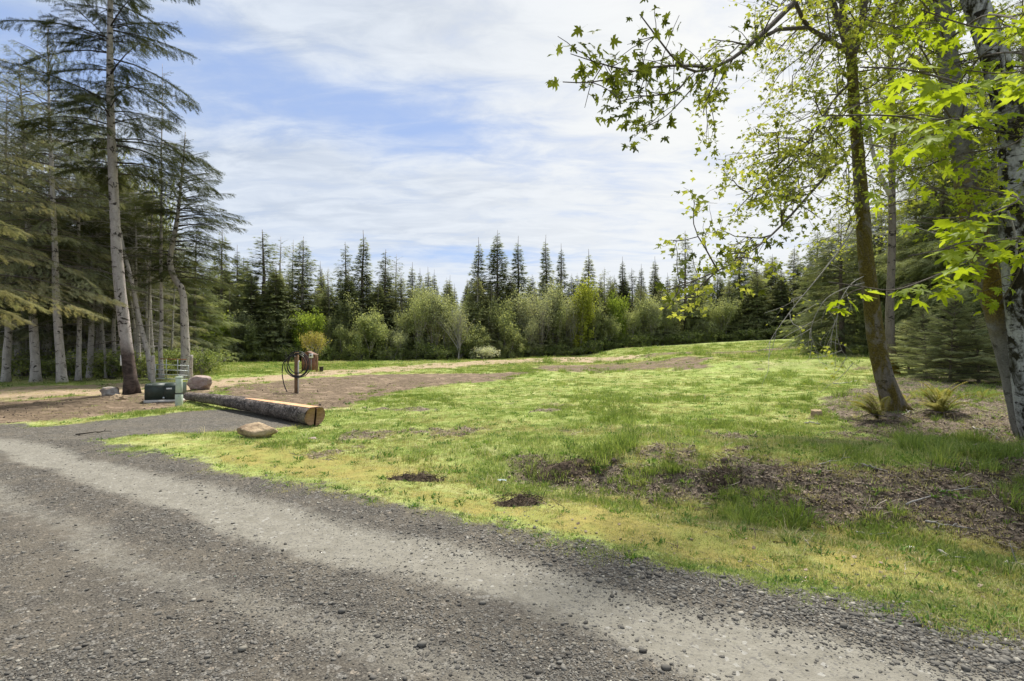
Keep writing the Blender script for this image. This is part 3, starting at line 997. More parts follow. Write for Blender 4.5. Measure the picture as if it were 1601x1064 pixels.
def conifer_mesh(name, seed, H, R, base=0.1, gap_=0.33, nb=6, droop=0.35, rise=0.15, shape=0.8, dens=9.0, size=0.42, near=False, mat='fir', bark='bark_brown',
                 sparse=0.0, trunk_r=None, irregular=0.25, axis_pts=None, hang=0.35, side_bias=None, twig='twig', dead=0, taper_top=0.0, bough=1.0):
    """returns meshes (trunk, limbs, crown) of one conifer, base at the origin"""
    r = R_(seed)
    tr = trunk_r or 0.013 * H + 0.02
    zs = np.linspace(0, H, 12)
    if axis_pts is None:
        wob = np.cumsum(r.normal(0, 0.012 * H / 12 + 0.01, (12, 2)), axis=0)
        A = np.column_stack([wob, zs])
    else:
        A = np.asarray(axis_pts, float)
    az = A[:, 2]
    ctr = lambda z: np.array((np.interp(z, az, A[:, 0]), np.interp(z, az, A[:, 1]), z))
    tg, lg, cg = Geo(), Geo(), Geo()
    zf = np.linspace(-0.15, H * 1.015, 30 if near else 14)
    TP = np.array([ctr(max(z, 0)) for z in zf])
    TP[:, 2] = zf
    rad = tr * (1 - 0.93 * np.clip(zf, 0, H) / H) + tr * 0.5 * np.exp(-np.clip(zf, 0, 9) / 0.22)
    tg.tube(TP, rad, 14 if near else 6, rough=0.06 if near else 0.0, rng=r)
    Tv, Tf = SN if near else SF
    z = base * H
    while z < H * 0.985:
        t = (z / H - base) / (1 - base)
        Lw = R * (1 - t) ** shape * (0.55 + 0.45 * min(1, t / 0.12 + 0.3))
        Lw = max(Lw, 0.10 * R * (1 - t) + 0.05)
        n = nb if t < 0.9 else 4
        for k in range(n):
            if r.uniform() < sparse:
                continue
            a = r.uniform(0, 2 * math.pi)
            L = Lw * r.uniform(1 - irregular * 1.6, 1 + irregular)
            if side_bias is not None:
                L *= 0.75 + 0.5 * (0.5 + 0.5 * math.cos(a - side_bias))
            if L < 0.08:
                continue
            f = np.array((math.cos(a), math.sin(a), 0))
            sd_ = np.array((-f[1], f[0], 0))
            z0 = z + r.uniform(-0.5, 0.5) * gap_
            up = rise + (0.6 * t ** 2) + r.normal(0, 0.06)
            dr = droop * r.uniform(0.6, 1.3) * (1 - 0.8 * t)
            c0 = ctr(min(z0, H))
            curve = lambda s: c0 + f * (s * L)[:, None] + np.array((0, 0, 1.0)) * ((up * s - dr * s * s) * L)[:, None]
            lg.tube(curve(np.linspace(0, 1, 5)), np.linspace(0.010 + 0.009 * L, 0.004, 5) * (0.8 if near else 1), 4 if near else 3, cap=False)
            N = int(dens * L * (0.5 + 0.5 * L / max(R, 0.1)) + 3)
            s = r.uniform(0.08 if not near else 0.15, 1.0, N) ** 0.8
            lat = r.uniform(-1, 1, N) * 0.34 * L * bough * (1.08 - s) ** 0.8
            Pp = curve(s) + sd_ * lat[:, None]
            Pp[:, 2] -= np.abs(lat) * hang + r.uniform(0, 0.10, N) * size
            X = f * r.uniform(0.35, 1.0, N)[:, None] + sd_ * (np.sign(lat) * r.uniform(0.2, 1.0, N))[:, None]
            X[:, 2] += -hang * r.uniform(0.2, 1.5, N) + up * 0.6 - 2 * dr * s * 0.5
            Y = np.cross(np.array((0, 0, 1.0)) + r.normal(0, 0.45, (N, 3)), X)
            sz = size * r.uniform(0.55, 1.25, N) * (0.30 + 0.70 * (1 - t) ** 0.45)
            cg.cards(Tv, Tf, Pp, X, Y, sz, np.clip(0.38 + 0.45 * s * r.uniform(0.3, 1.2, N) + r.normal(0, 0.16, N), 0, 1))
        z += gap_ * r.uniform(0.75, 1.25) * (1 - 0.4 * t)
    for k in range(dead):
        a = r.uniform(0, 2 * math.pi)
        zd = r.uniform(0.08, max(base, 0.15) + 0.12) * H
        L = r.uniform(0.5, 1.5)
        c0 = ctr(zd)
        f = np.array((math.cos(a), math.sin(a), r.uniform(-0.25, 0.15)))
        P = np.array([c0 + f * L * q + np.array((0, 0, -0.12 * L * q * q)) + r.normal(0, 0.02, 3) for q in (0, 0.35, 0.7, 1)])
        lg.tube(P, [0.014, 0.011, 0.008, 0.003], 3, cap=False)
        for b in range(3):
            q = P[1 + b % 3]
            lg.tube([q, q + (f + r.normal(0, 0.5, 3)) * 0.3], [0.006, 0.002], 3, cap=False)
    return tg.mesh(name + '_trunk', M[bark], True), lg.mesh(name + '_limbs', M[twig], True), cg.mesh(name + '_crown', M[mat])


def broadleaf_mesh(name, seed, H, R, trunk_h=0.18, n_limb=7, leaves=4500, size=0.13, mat='spring', bark='bark_pale', upright=0.8, clump=0.30, stems=1, tr=0.07, depth=3, oval=0.6, low=0.0):
    r = R_(seed)
    tg, lg, cg = Geo(), Geo(), Geo()
    ends = []

    def grow(p, d, L, rad, lev):
        n = 4
        P = [p]
        for k in range(n):
            d = d + r.normal(0, 0.12, 3) + np.array((0, 0, 0.05 * upright))
            d = d / np.linalg.norm(d)
            P.append(P[-1] + d * L / n)
        P = np.array(P)
        (lg if lev else tg).tube(P, np.linspace(rad, rad * 0.55, n + 1), 6 if lev == 0 else 3, cap=False)
        if lev >= depth:
            ends.append(P[-1])
            ends.append(P[2])
            return
        for k in range(n_limb if lev == 0 else 3 if lev == 1 else 3):
            q = P[2 + r.randint(0, 3)] if lev else P[-1 - r.randint(0, 2)]
            a = r.uniform(0, 2 * math.pi)
            o = np.array((math.cos(a), math.sin(a), 0)) * r.uniform(0.25, 0.9) * (1.15 - upright * 0.6)
            dd = d * 0.8 + o + np.array((0, 0, upright * 0.6))
            dd /= np.linalg.norm(dd)
            grow(q, dd, L * r.uniform(0.62, 0.85) if lev else H * (1 - trunk_h) * r.uniform(0.36, 0.52), rad * 0.5, lev + 1)
        if lev:
            ends.append(P[-1])
    for s in range(stems):
        a = r.uniform(0, 6.28)
        d0 = np.array((math.cos(a) * 0.18, math.sin(a) * 0.18, 1)) if stems > 1 else np.array((0, 0, 1.0))
        grow(np.array((0.02 * math.cos(a) * (stems > 1), 0.02 * math.sin(a) * (stems > 1), -0.1)), d0 / np.linalg.norm(d0), max(H * trunk_h, 0.2), tr, 0)
    E = np.array(ends)
    # fit the skeleton into the crown asked for
    sc = np.array((R / (np.percentile(np.hypot(E[:, 0], E[:, 1]), 92) + 1e-6),) * 2 + (H / E[:, 2].max(),))
    for G in (tg, lg):
        for k in range(len(G.V)):
            V = G.V[k]
            wgt = np.clip(V[:, 2] / (H * 0.35), 0, 1)[:, None]
            V[:, :2] *= 1 + (sc[:2] - 1) * wgt
            V[:, 2] *= sc[2]
    wgt = np.clip(E[:, 2:3] / (H * 0.35), 0, 1)
    E = np.column_stack([E[:, :2] * (1 + (sc[:2] - 1) * wgt), E[:, 2] * sc[2]])
    pick = r.randint(0, len(E), leaves)
    off = r.normal(0, 1, (leaves, 3)) * clump * (0.6 + 0.5 * r.uniform(0, 1, leaves))[:, None]
    P = E[pick] + off * np.array((1, 1, 0.8))
    if low:
        k = int(leaves * low)
        nc = 46
        a = r.uniform(0, 6.28, nc)
        zf_ = r.uniform(0.05, 0.85, nc) ** 1.05
        q = R * r.uniform(0.3, 1.05, nc) ** 0.6 * np.sqrt(np.clip(1 - ((zf_ - 0.40) / 0.60) ** 2, 0.02, 1))
        cc_ = np.stack([q * np.cos(a), q * np.sin(a), zf_ * H], 1)
        w_c = r.uniform(0.3, 1.0, nc)
        idx = r.randint(0, nc, k)
        P[:k] = cc_[idx] + r.normal(0, 1, (k, 3)) * (w_c[idx] * clump * 0.75)[:, None] * np.array((0.8, 0.8, 1.25))
    P[:, 2] = np.maximum(P[:, 2], 0.05)
    X = r.normal(0, 1, (leaves, 3))
    X[:, 2] -= 0.4
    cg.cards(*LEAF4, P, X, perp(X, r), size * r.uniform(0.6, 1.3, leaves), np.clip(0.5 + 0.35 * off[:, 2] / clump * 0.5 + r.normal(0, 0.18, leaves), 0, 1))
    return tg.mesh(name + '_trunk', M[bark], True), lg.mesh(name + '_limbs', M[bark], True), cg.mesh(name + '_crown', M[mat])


def plant_tree(name, meshes, loc, label, cat, group=None, scale=(1, 1, 1), rz=0.0, lean=(0, 0)):
    root = thing(name, label, cat, loc, rz, group)
    root.rotation_euler = (Matrix.Rotation(lean[1], 3, 'Y') @ Matrix.Rotation(lean[0], 3, 'X') @ Matrix.Rotation(rz, 3, 'Z')).to_euler()
    root.scale = scale
    for nm, me in zip(('trunk', 'limbs', 'crown'), meshes):
        link(nm, me, root)
    return root


# ---- far conifers: shared shapes of unit sizes, height 12 m
CON = {
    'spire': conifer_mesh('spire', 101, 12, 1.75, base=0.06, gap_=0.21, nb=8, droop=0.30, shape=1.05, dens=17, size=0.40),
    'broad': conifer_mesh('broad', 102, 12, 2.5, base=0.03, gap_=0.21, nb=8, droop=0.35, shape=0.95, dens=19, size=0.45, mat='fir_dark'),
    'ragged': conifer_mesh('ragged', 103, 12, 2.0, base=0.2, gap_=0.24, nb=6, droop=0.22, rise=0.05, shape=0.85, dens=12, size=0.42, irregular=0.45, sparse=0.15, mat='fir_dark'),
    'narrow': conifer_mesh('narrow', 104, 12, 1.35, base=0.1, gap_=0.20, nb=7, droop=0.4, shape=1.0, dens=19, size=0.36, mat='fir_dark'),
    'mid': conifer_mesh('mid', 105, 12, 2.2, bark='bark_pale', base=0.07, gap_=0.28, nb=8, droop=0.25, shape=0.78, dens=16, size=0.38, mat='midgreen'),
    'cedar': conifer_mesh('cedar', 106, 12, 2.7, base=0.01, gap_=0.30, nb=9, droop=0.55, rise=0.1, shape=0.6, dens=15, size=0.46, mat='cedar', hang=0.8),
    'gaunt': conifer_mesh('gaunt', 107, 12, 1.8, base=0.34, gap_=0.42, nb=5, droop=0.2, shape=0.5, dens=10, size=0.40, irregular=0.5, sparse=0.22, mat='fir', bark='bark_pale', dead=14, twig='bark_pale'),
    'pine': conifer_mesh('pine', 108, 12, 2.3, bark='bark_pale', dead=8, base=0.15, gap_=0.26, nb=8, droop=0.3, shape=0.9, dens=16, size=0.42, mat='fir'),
}


def far_conifer(kind, px, ptop, Y, label, group=None, wide=1.0, rz=None, name=None):
    X = (px - 800.5) / 800 * Y
    h0 = hz_(X, Y)
    H = EYE + (532 - ptop) / 800 * Y - h0
    s = H / 12.0
    ww = s ** 0.6 * wide * 1.25
    return plant_tree(name or 'fir_tree', CON[kind], (X, Y, h0 - 0.05), label, 'tree', group, (ww, ww, s), rz if rz is not None else (px * 1.7) % 6.28)


# kind, photo x and top, depth beyond the treeline, width, what singles it out
SKYLINE = [
    ('ragged', 348, 360, 1.5, 1.1, 'dark ragged fir rising just right of the crooked fir, first of the far treeline'),
    ('narrow', 371, 384, 3.5, 1.0, 'slim dark fir with a pointed top second along the far treeline'),
    ('ragged', 412, 361, 1.0, 1.5, 'tall broad dark fir with a bushy double-width top behind the left lawn'),
    ('gaunt', 437, 372, 4.0, 1.0, 'thin see-through fir beside the bushy dark fir over the left lawn'),
    ('gaunt', 456, 376, 3.0, 0.8, 'sparse grey-topped fir touching the pointed dark fir above the lime tree'),
    ('pine', 472, 371, 0.8, 1.15, 'pointed dark fir with bare pale trunk right above the lime green tree'),
    ('gaunt', 512, 418, 2.5, 0.9, 'low thin topped fir in the dip left of the twin firs'),
    ('ragged', 541, 380, 1.5, 1.0, 'left and shorter of the twin ragged firs behind the hose post'),
    ('spire', 565, 361, 1.2, 1.15, 'right and taller of the twin firs, tiered open top against the sky'),
    ('ragged', 602, 391, 1.2, 1.15, 'dark fir with a blunt forked top above the round pale green tree'),
    ('gaunt', 618, 399, 3.0, 0.9, 'thin top leaning out right of the blunt forked fir'),
    ('spire', 645, 411, 4.0, 1.0, 'small dark spire just before the skyline dips in the middle'),
    ('narrow', 657, 420, 6.0, 1.0, 'tiny dark point left of the pair before the skyline dip'),
    ('spire', 669, 418, 5.0, 1.0, 'left of the close pair of small spires beside the skyline dip'),
    ('spire', 681, 422, 6.0, 0.9, 'right of the close pair of small spires beside the skyline dip'),
    ('spire', 704, 431, 7.0, 0.9, 'lowest lone spire standing in the skyline dip'),
    ('spire', 746, 372, 1.6, 1.05, 'left-hand fir of the four tall dark firs right of the dip'),
    ('broad', 777, 361, 1.0, 1.05, 'widest and tallest dense black fir right of the dip'),
    ('spire', 811, 371, 1.6, 1.1, 'tapering fir close on the right of the densest black fir'),
    ('spire', 855, 369, 1.8, 0.95, 'slim tiered fir, left of the pair above the bare pale trees'),
    ('narrow', 876, 382, 1.8, 1.1, 'narrow black fir, right of the pair above the bare pale trees'),
    ('spire', 920, 390, 1.4, 1.15, 'lone tiered fir above the yellow green pyramid tree'),
    ('gaunt', 944, 418, 2.0, 1.0, 'thin fir with bare white trunk right of the lone tiered fir'),
    ('narrow', 972, 402, 3.5, 1.1, 'plump-topped narrow fir behind the small bright lime tree'),
    ('ragged', 988, 420, 1.8, 1.1, 'dark lower fir right of the small bright lime tree'),
    ('narrow', 1002, 413, 4.0, 1.0, 'small pointed fir between the plump-topped fir and the tall dark one'),
    ('narrow', 1023, 402, 3.0, 1.2, 'leaning column shaped fir left of the tall fir with the bare grey trunk'),
    ('ragged', 1072, 362, 0.3, 1.0, 'tall dark fir with a long bare grey trunk standing at the field edge'),
    ('cedar', 1120, 425, 1.5, 0.9, 'light green cedar just right of the bare-trunked tall fir'),
    ('cedar', 1158, 388, 0.5, 1.05, 'tall pale green cedar under the tip of the low maple branch'),
    ('cedar', 1205, 398, 1.0, 1.0, 'wide green cedar left of the hanging bare maple twigs'),
    ('pine', 1240, 385, 2.0, 1.0, 'dark cedar-like fir just behind the drooping bare twigs'),
    ('cedar', 1275, 360, 0.0, 1.0, 'green cedar seen between the bare twigs and the mossy maple'),
]
for kind, px, pt, dz, wd, lb in SKYLINE:
    Y = float(treeline_y((px - 800) / 800 * 50)) + dz + 1.2
    far_conifer(kind, px, pt, Y, lb, 'tall conifers on the far skyline', wd)

FRONT = [
    ('cedar', 318, 455, -0.4, 0.8, 'drooping green conifer at the corner where the lawn meets the left wood'),
    ('mid', 360, 452, -0.2, 1.0, 'soft mid green conifer behind the left end of the lawn'),
    ('broad', 392, 430, 0.2, 1.1, 'wide black-green conifer with boughs to the ground behind the left lawn'),
    ('broad', 432, 415, 0.0, 1.2, 'widest dark conifer directly left of the lime green tree'),
    ('pine', 452, 470, -0.5, 0.8, 'short dark conifer tucked against the left side of the lime tree'),
    ('pine', 515, 440, 0.4, 1.0, 'dark conifer filling the space right of the lime green tree'),
    ('broad', 545, 425, 0.6, 1.1, 'dark conifer skirt below the twin ragged firs'),
    ('pine', 590, 440, 0.8, 1.1, 'dark conifer behind the round pale green tree'),
    ('mid', 628, 425, 0.6, 1.25, 'broad soft green conifer left of the narrow yellow green tree'),
    ('broad', 660, 455, 0.8, 0.9, 'dark conifer showing between the two pale leafy trees in the middle'),
    ('mid', 745, 432, 0.5, 1.1, 'mid green rounded conifer behind the grey fan shaped tree'),
    ('mid', 768, 445, 0.2, 1.0, 'mid green conifer above the white flowering shrub'),
    ('broad', 800, 430, 0.8, 1.1, 'dark conifer below the tapering fir right of the dip'),
    ('mid', 828, 478, -0.4, 1.1, 'grey green low conifer with boughs sweeping the field edge'),
    ('pine', 868, 470, -0.2, 1.0, 'dark green conifer below the bare pale trees'),
    ('mid', 885, 505, -0.7, 0.9, 'small bushy conifer right of the bare pale trees at field edge'),
    ('pine', 938, 432, 0.2, 0.9, 'dark conifer wrapped around the white bare trunk'),
    ('broad', 958, 440, 0.8, 0.9, 'dark conifer backing the small bright lime tree'),
    ('mid', 1000, 445, -0.3, 1.0, 'grey green conifer third right of the small lime tree'),
    ('pine', 925, 480, -0.5, 0.8, 'short dark conifer between the yellow green pyramid and the lime tree'),
    ('mid', 1035, 448, -0.2, 1.0, 'soft green conifer left of the tall fir with bare grey trunk'),
    ('pine', 1092, 452, 0.6, 1.0, 'dark conifer just behind the bare grey trunk'),
    ('cedar', 1138, 440, -0.3, 1.0, 'leafy cedar with low boughs over the upper lawn'),
    ('cedar', 1182, 425, -0.5, 1.1, 'broad cedar with layered boughs at the upper lawn edge'),
    ('broad', 1222, 420, 0.0, 1.0, 'dark conifer behind the hanging twigs at upper lawn edge'),
    ('pine', 1262, 410, -0.6, 0.9, 'dark conifer left of the mossy maple at the lawn corner'),
]
for kind, px, pt, dz, wd, lb in FRONT:
    Y = float(treeline_y((px - 800) / 800 * 50)) + dz
    far_conifer(kind, px, pt, Y, lb, 'conifers along the edge of the field', wd)

r = R_(404)
kinds = list(CON)
for row, (dz, n, hmin, hmax) in enumerate(((3.6, 38, 6.2, 8.4), (6.5, 36, 6.8, 9.2), (10.0, 34, 7.2, 9.8), (15.0, 30, 7.6, 10.4))):
    for k in range(n):
        X = -34 + (k + r.uniform(-0.4, 0.4)) * 72.0 / n
        Y = float(treeline_y(X)) + dz + r.uniform(-0.8, 0.8)
        Hh = r.uniform(hmin, hmax) * (0.93 if -9 < X < -3 else 1.0)
        s = Hh / 12
        kd = ('broad', 'pine', 'spire', 'narrow', 'pine', 'broad')[r.randint(0, 6)]
        plant_tree('fir_tree', CON[kd], (X, Y, hz_(X, Y) - 0.1), 'dark conifer packed in the back rows of the far wood', 'tree', 'conifers in the back rows of the far wood',
                   (s ** .6 * 1.15, s ** .6 * 1.15, s), r.uniform(0, 6.28))

# ---- broadleaved trees in front of the wood
BROAD = {
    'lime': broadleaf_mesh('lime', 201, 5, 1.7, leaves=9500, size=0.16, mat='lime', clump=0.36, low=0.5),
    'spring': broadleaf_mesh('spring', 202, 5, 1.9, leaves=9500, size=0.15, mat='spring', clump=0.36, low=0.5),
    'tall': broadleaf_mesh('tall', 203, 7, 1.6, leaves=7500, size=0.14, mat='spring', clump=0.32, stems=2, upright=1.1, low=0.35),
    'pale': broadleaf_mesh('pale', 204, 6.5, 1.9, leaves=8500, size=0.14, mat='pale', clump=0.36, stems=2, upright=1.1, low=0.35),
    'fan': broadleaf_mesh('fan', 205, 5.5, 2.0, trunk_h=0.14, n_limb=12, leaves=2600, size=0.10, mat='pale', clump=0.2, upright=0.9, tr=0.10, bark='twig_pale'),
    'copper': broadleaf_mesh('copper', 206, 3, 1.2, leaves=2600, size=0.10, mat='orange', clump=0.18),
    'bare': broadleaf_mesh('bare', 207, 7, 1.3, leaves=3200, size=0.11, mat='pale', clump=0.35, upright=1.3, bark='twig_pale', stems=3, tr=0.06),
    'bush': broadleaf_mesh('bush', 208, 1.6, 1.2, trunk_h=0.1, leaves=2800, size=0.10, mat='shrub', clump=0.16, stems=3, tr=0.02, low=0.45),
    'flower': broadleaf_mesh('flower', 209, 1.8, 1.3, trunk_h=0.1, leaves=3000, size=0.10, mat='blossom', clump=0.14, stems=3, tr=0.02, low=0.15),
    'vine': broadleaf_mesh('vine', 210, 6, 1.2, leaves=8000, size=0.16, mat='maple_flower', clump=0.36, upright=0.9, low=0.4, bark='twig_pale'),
}
BH = dict(lime=5, spring=5, tall=7, pale=6.5, fan=5.5, copper=3, bare=7, bush=1.6, flower=1.8, vine=6)
BR = dict(lime=1.7, spring=1.9, tall=1.6, pale=1.9, fan=2.0, copper=1.2, bare=1.3, bush=1.2, flower=1.3, vine=1.2)


def far_broad(kind, px, ptop, width, dz, label, name='leafy_tree', cat='tree', group='leafy trees at the edge of the field', Y=None):
    if Y is None:
        Y = float(treeline_y((px - 800) / 800 * 48)) + dz
    X = (px - 800.5) / 800 * Y
    h0 = hz_(X, Y)
    H = EYE + (532 - ptop) / 800 * Y - h0
    s = H / BH[kind]
    ww = width / 2 / 800 * Y / BR[kind] * 0.98
    return plant_tree(name, BROAD[kind], (X, Y, h0 - 0.04), label, cat, group, (ww, ww, s), (px * 2.3) % 6.28)


for a in [
    ('lime', 335, 490, 55, -1.2, 'bright green leafy tree at the left corner of the lawn'),
    ('pale', 372, 482, 45, -1.0, 'dull grey green leafy tree beside the bright green corner tree'),
    ('lime', 484, 483, 48, -1.6, 'bright lime green tree directly behind the small copper one'),
    ('spring', 530, 500, 32, -1.2, 'slim green sapling with white stems right of the lime tree'),
    ('spring', 576, 480, 62, -1.8, 'round pale green tree right of the hose post'),
    ('pale', 612, 512, 44, -2.0, 'olive brown leafy tree at the right foot of the round pale green tree'),
    ('tall', 650, 452, 40, -1.4, 'narrow upright pale tree with two white stems'),
    ('pale', 682, 450, 62, 0.0, 'hazy pale green tree behind the narrow white-stemmed tree'),
    ('fan', 717, 466, 66, -2.2, 'grey fan shaped tree of bare twigs on a short pale trunk'),
    ('spring', 742, 505, 50, -1.2, 'green leafy tree hugging the right side of the fan shaped tree'),
    ('spring', 786, 478, 52, -1.0, 'rounded spring green tree right of the white flowering shrub'),
    ('spring', 795, 512, 44, -2.0, 'lower spring green bush-like tree in front of the rounded one'),
    ('bare', 846, 442, 44, -0.6, 'pale nearly bare tree of upright whitish branches'),
    ('bare', 888, 452, 40, -0.4, 'second pale nearly bare tree left of the yellow green pyramid'),
    ('vine', 907, 440, 38, -0.9, 'yellow green pyramid shaped tree under the lone tiered fir'),
    ('lime', 963, 460, 32, -0.3, 'small rounded bright lime tree high among dark conifers'),
    ('pale', 1018, 470, 40, -0.9, 'pale leafy tree two places left of the bare grey trunk'),
    ('spring', 1052, 515, 30, -1.0, 'low green leafy tree left of the bare grey trunk'),
    ('tall', 628, 478, 34, -1.0, 'thin feathery green tree filling in left of the narrow white-stemmed tree'),
    ('tall', 700, 462, 40, -0.4, 'feathery green tree rising just left of the grey fan shaped tree'),
    ('tall', 762, 470, 36, 0.0, 'feathery green tree right behind the grey fan shaped tree'),
    ('pale', 822, 492, 36, -0.8, 'low hazy tree left of the bare pale trees'),
    ('tall', 866, 468, 34, -0.8, 'feathery green tree between the two bare pale trees'),
    ('tall', 930, 470, 32, -0.6, 'feathery tree between the yellow green pyramid and the lime tree'),
    ('tall', 985, 478, 34, -0.8, 'feathery tree right of the small lime tree'),
    ('spring', 552, 510, 34, -1.2, 'low feathery sapling left of the round pale green tree'),
    ('tall', 1035, 486, 30, -0.6, 'thin feathery tree two steps left of the bare grey trunk'),
    ('spring', 400, 500, 36, -1.2, 'low spring green tree below the wide black-green conifer'),
    ('tall', 510, 488, 26, -0.6, 'thin white-stemmed sapling just right of the lime tree'),
    ('pale', 665, 440, 44, 0.6, 'tall hazy pale green tree directly behind the narrow white-stemmed tree'),
    ('spring', 735, 462, 52, 0.4, 'tall light green tree standing over the right shoulder of the grey fan shaped tree'),
    ('tall', 775, 458, 46, 0.5, 'tall light green tree behind the rounded spring green tree'),
    ('pale', 808, 452, 48, 0.4, 'tall hazy tree right of the rounded spring green tree'),
    ('pale', 860, 436, 46, 0.6, 'tallest hazy grey green tree among the bare pale trees'),
    ('spring', 950, 486, 36, -0.9, 'light green tree below the small bright lime tree'),
    ('tall', 1002, 458, 42, -0.2, 'tall light green tree between the lime tree and the bare grey trunk'),
    ('pale', 1040, 455, 44, 0.0, 'tall hazy green tree two places left of the bare grey trunk'),
    ('spring', 1095, 470, 44, -0.2, 'light green tree touching the right side of the bare grey trunk'),
    ('tall', 1130, 462, 44, -0.9, 'tall light green tree in front of the leafy cedar'),
    ('tall', 545, 462, 36, 0.2, 'tall light green tree left of the round pale green tree'),
    ('pale', 432, 476, 40, -0.9, 'hazy grey green tree against the widest dark conifer'),
    ('tall', 348, 462, 40, -0.4, 'tall light green tree behind the bright green corner tree'),
    ('pale', 1108, 500, 34, -0.8, 'low hazy tree right of the bare grey trunk'),
]:
    far_broad(*a)
far_broad('flower', 754, 540, 40, -3.0, 'low shrub covered in white blossom at the field edge', 'flowering_shrub', 'shrub', None)
cop = far_broad('copper', 490, 518, 40, 0, 'small copper orange tree just behind the wooden meter cabinet', 'small_tree', 'tree', None, Y=30.5)

# bushes at the foot of the wood (each one separate)
r = R_(77)
BUSH_L = ['low dark bush at the foot of the far treeline']
for k in range(64):
    px = 300 + k * 15.6 + r.uniform(-5, 5)
    Y = float(treeline_y((px - 800) / 800 * 50)) - r.uniform(0.5, 1.8)
    top = 532 - (r.uniform(0.7, 1.6) - EYE + hz_((px - 800) / 800 * Y, Y)) * 800 / Y
    far_broad('bush', px, top, r.uniform(34, 52), 0, BUSH_L[0], 'bush', 'bush', 'low bushes at the foot of the far treeline', Y=Y)

# ------------------------------------------------------------------ left wood
NEAR = {
    'bough': conifer_mesh('bough', 301, 14, 3.0, base=0.25, gap_=0.50, nb=5, droop=0.5, rise=0.12, shape=0.45, dens=66, size=0.22, near=True, mat='fir_olive', bark='bark_pale', hang=0.75, irregular=0.3, dead=14, twig='twig', trunk_r=0.16),
    'wood': conifer_mesh('wood', 302, 14, 2.3, base=0.26, gap_=0.42, nb=6, droop=0.35, shape=0.5, dens=30, size=0.34, near=True, mat='fir_sil', bark='bark_pale', hang=0.55, irregular=0.4, dead=26, twig='twig_pale', trunk_r=0.15),
    'wood2': conifer_mesh('wood2', 303, 12, 2.0, base=0.10, gap_=0.40, nb=6, droop=0.4, shape=0.55, dens=20, size=0.42, near=True, mat='fir_olive', bark='bark_pale', hang=0.6, irregular=0.4, dead=10, twig='twig_pale', trunk_r=0.13),
    'dark': conifer_mesh('darkwood', 304, 12, 2.3, base=0.05, gap_=0.36, nb=7, droop=0.4, shape=0.6, dens=17, size=0.5, near=True, mat='fir_dark', hang=0.6, trunk_r=0.14),
    'slim': conifer_mesh('slim', 305, 12, 1.3, base=0.55, gap_=0.5, nb=5, droop=0.3, shape=0.55, dens=24, size=0.30, near=True, mat='fir_sil', bark='bark_pale', irregular=0.5, sparse=0.2, dead=24, twig='twig_pale', trunk_r=0.09),
}
NH = dict(bough=14, wood=14, wood2=12, dark=12, slim=12)


def near_tree(kind, px, Y, H, label, group, wide=1.0, rz=0.0, lean=(0, 0), name='fir_tree', py=None):
    if py is not None:
        g = ground_at(px, py)
        X, Y = g[0], g[1]
    else:
        X = (px - 800.5) / 800 * Y
    s = H / NH[kind]
    return plant_tree(name, NEAR[kind], (X, Y, hz_(X, Y) - 0.03), label, 'tree', group, (wide, wide, s), rz, lean)


GL = 'conifers of the left wood'
near_tree('bough', 56, 0, 12.2, 'wavy pale trunked fir second from the left edge with heavy olive boughs', GL, 0.95, 0.4, (0, -0.06), py=598)
near_tree('bough', 96, 0, 13.2, 'thick pale trunked fir with drooping olive boughs left of the three rocks', GL, 0.9, 2.4, (0, -0.03), py=600)
near_tree('bough', -100, 13.0, 10, 'fir off the left edge whose long olive boughs hang into view', GL, 1.15, 4.1)
near_tree('wood', 8, 19.5, 11, 'pale trunked fir standing right at the left edge of the photo', GL, 0.9, 1.0)
near_tree('wood', 30, 23, 12, 'fir between the left edge and the wavy pale trunk', GL, 0.9, 3.0)
near_tree('wood2', 75, 23.5, 12, 'olive fir seen between the two thick pale trunks', GL, 1.0, 5.0)
near_tree('wood', 122, 20.5, 11.5, 'straight thin pale trunk right of the thick pale trunked fir', GL, 0.62, 0.3)
near_tree('wood', 141, 22, 11.5, 'grey trunk pair member, third right of the thick pale trunked fir', GL, 0.8, 2.2, (0, 0.01))
near_tree('wood2', 205, 26, 10.5, 'olive conifer glimpsed right behind the large leaning fir trunk', GL, 1.1, 2.0)
near_tree('wood2', 232, 27.5, 9.5, 'yellowish conifer behind the leaning thin trunks left of the gate', GL, 1.0, 4.0)
near_tree('wood2', 262, 30, 8.8, 'soft green conifer behind the gate', GL, 1.1, 1.1)
SL = 'slender bare trunks of the left wood'
for px, py, H, wd, ln, lb in [
    (152, 585, 12, 0.7, 0.02, 'thin grey stem left of the leaning curved stem'),
    (166, 590, 10, 0.6, -0.06, 'thin dark stem curving to the left below the low boughs'),
    (176, 589, 11, 0.9, 0.03, 'whitish stem standing left of the large fir trunk'),
    (197, 590, 9, 0.7, -0.05, 'thin stem touching the left side of the large fir trunk beside the white notice'),
    (222, 588, 11, 0.8, -0.15, 'thin pale stem leaning left just right of the large fir trunk'),
    (238, 594, 12, 1.1, -0.20, 'pale trunk leaning strongly left beside the left gate post'),
    (253, 592, 13, 0.95, 0.0, 'straight slim grey trunk with bare side branches behind the gate'),
    (20, 586, 11, 0.9, 0.02, 'thin stem close to the left edge behind the wavy trunk'),
    (64, 584, 11, 0.7, 0.0, 'thin stem between the two thick pale trunks'),
    (110, 584, 12, 0.7, 0.0, 'thin stem just right of the thick pale trunk'),
    (131, 583, 12, 0.6, 0.02, 'hairline pale stem behind the straight thin trunk'),
    (268, 580, 9, 0.6, 0.03, 'short thin stem seen through the middle of the gate'),
]:
    near_tree('slim', px, 0, H, lb, SL, wd, px * 0.7, (0, ln), name='slender_fir', py=py)
r = R_(514)
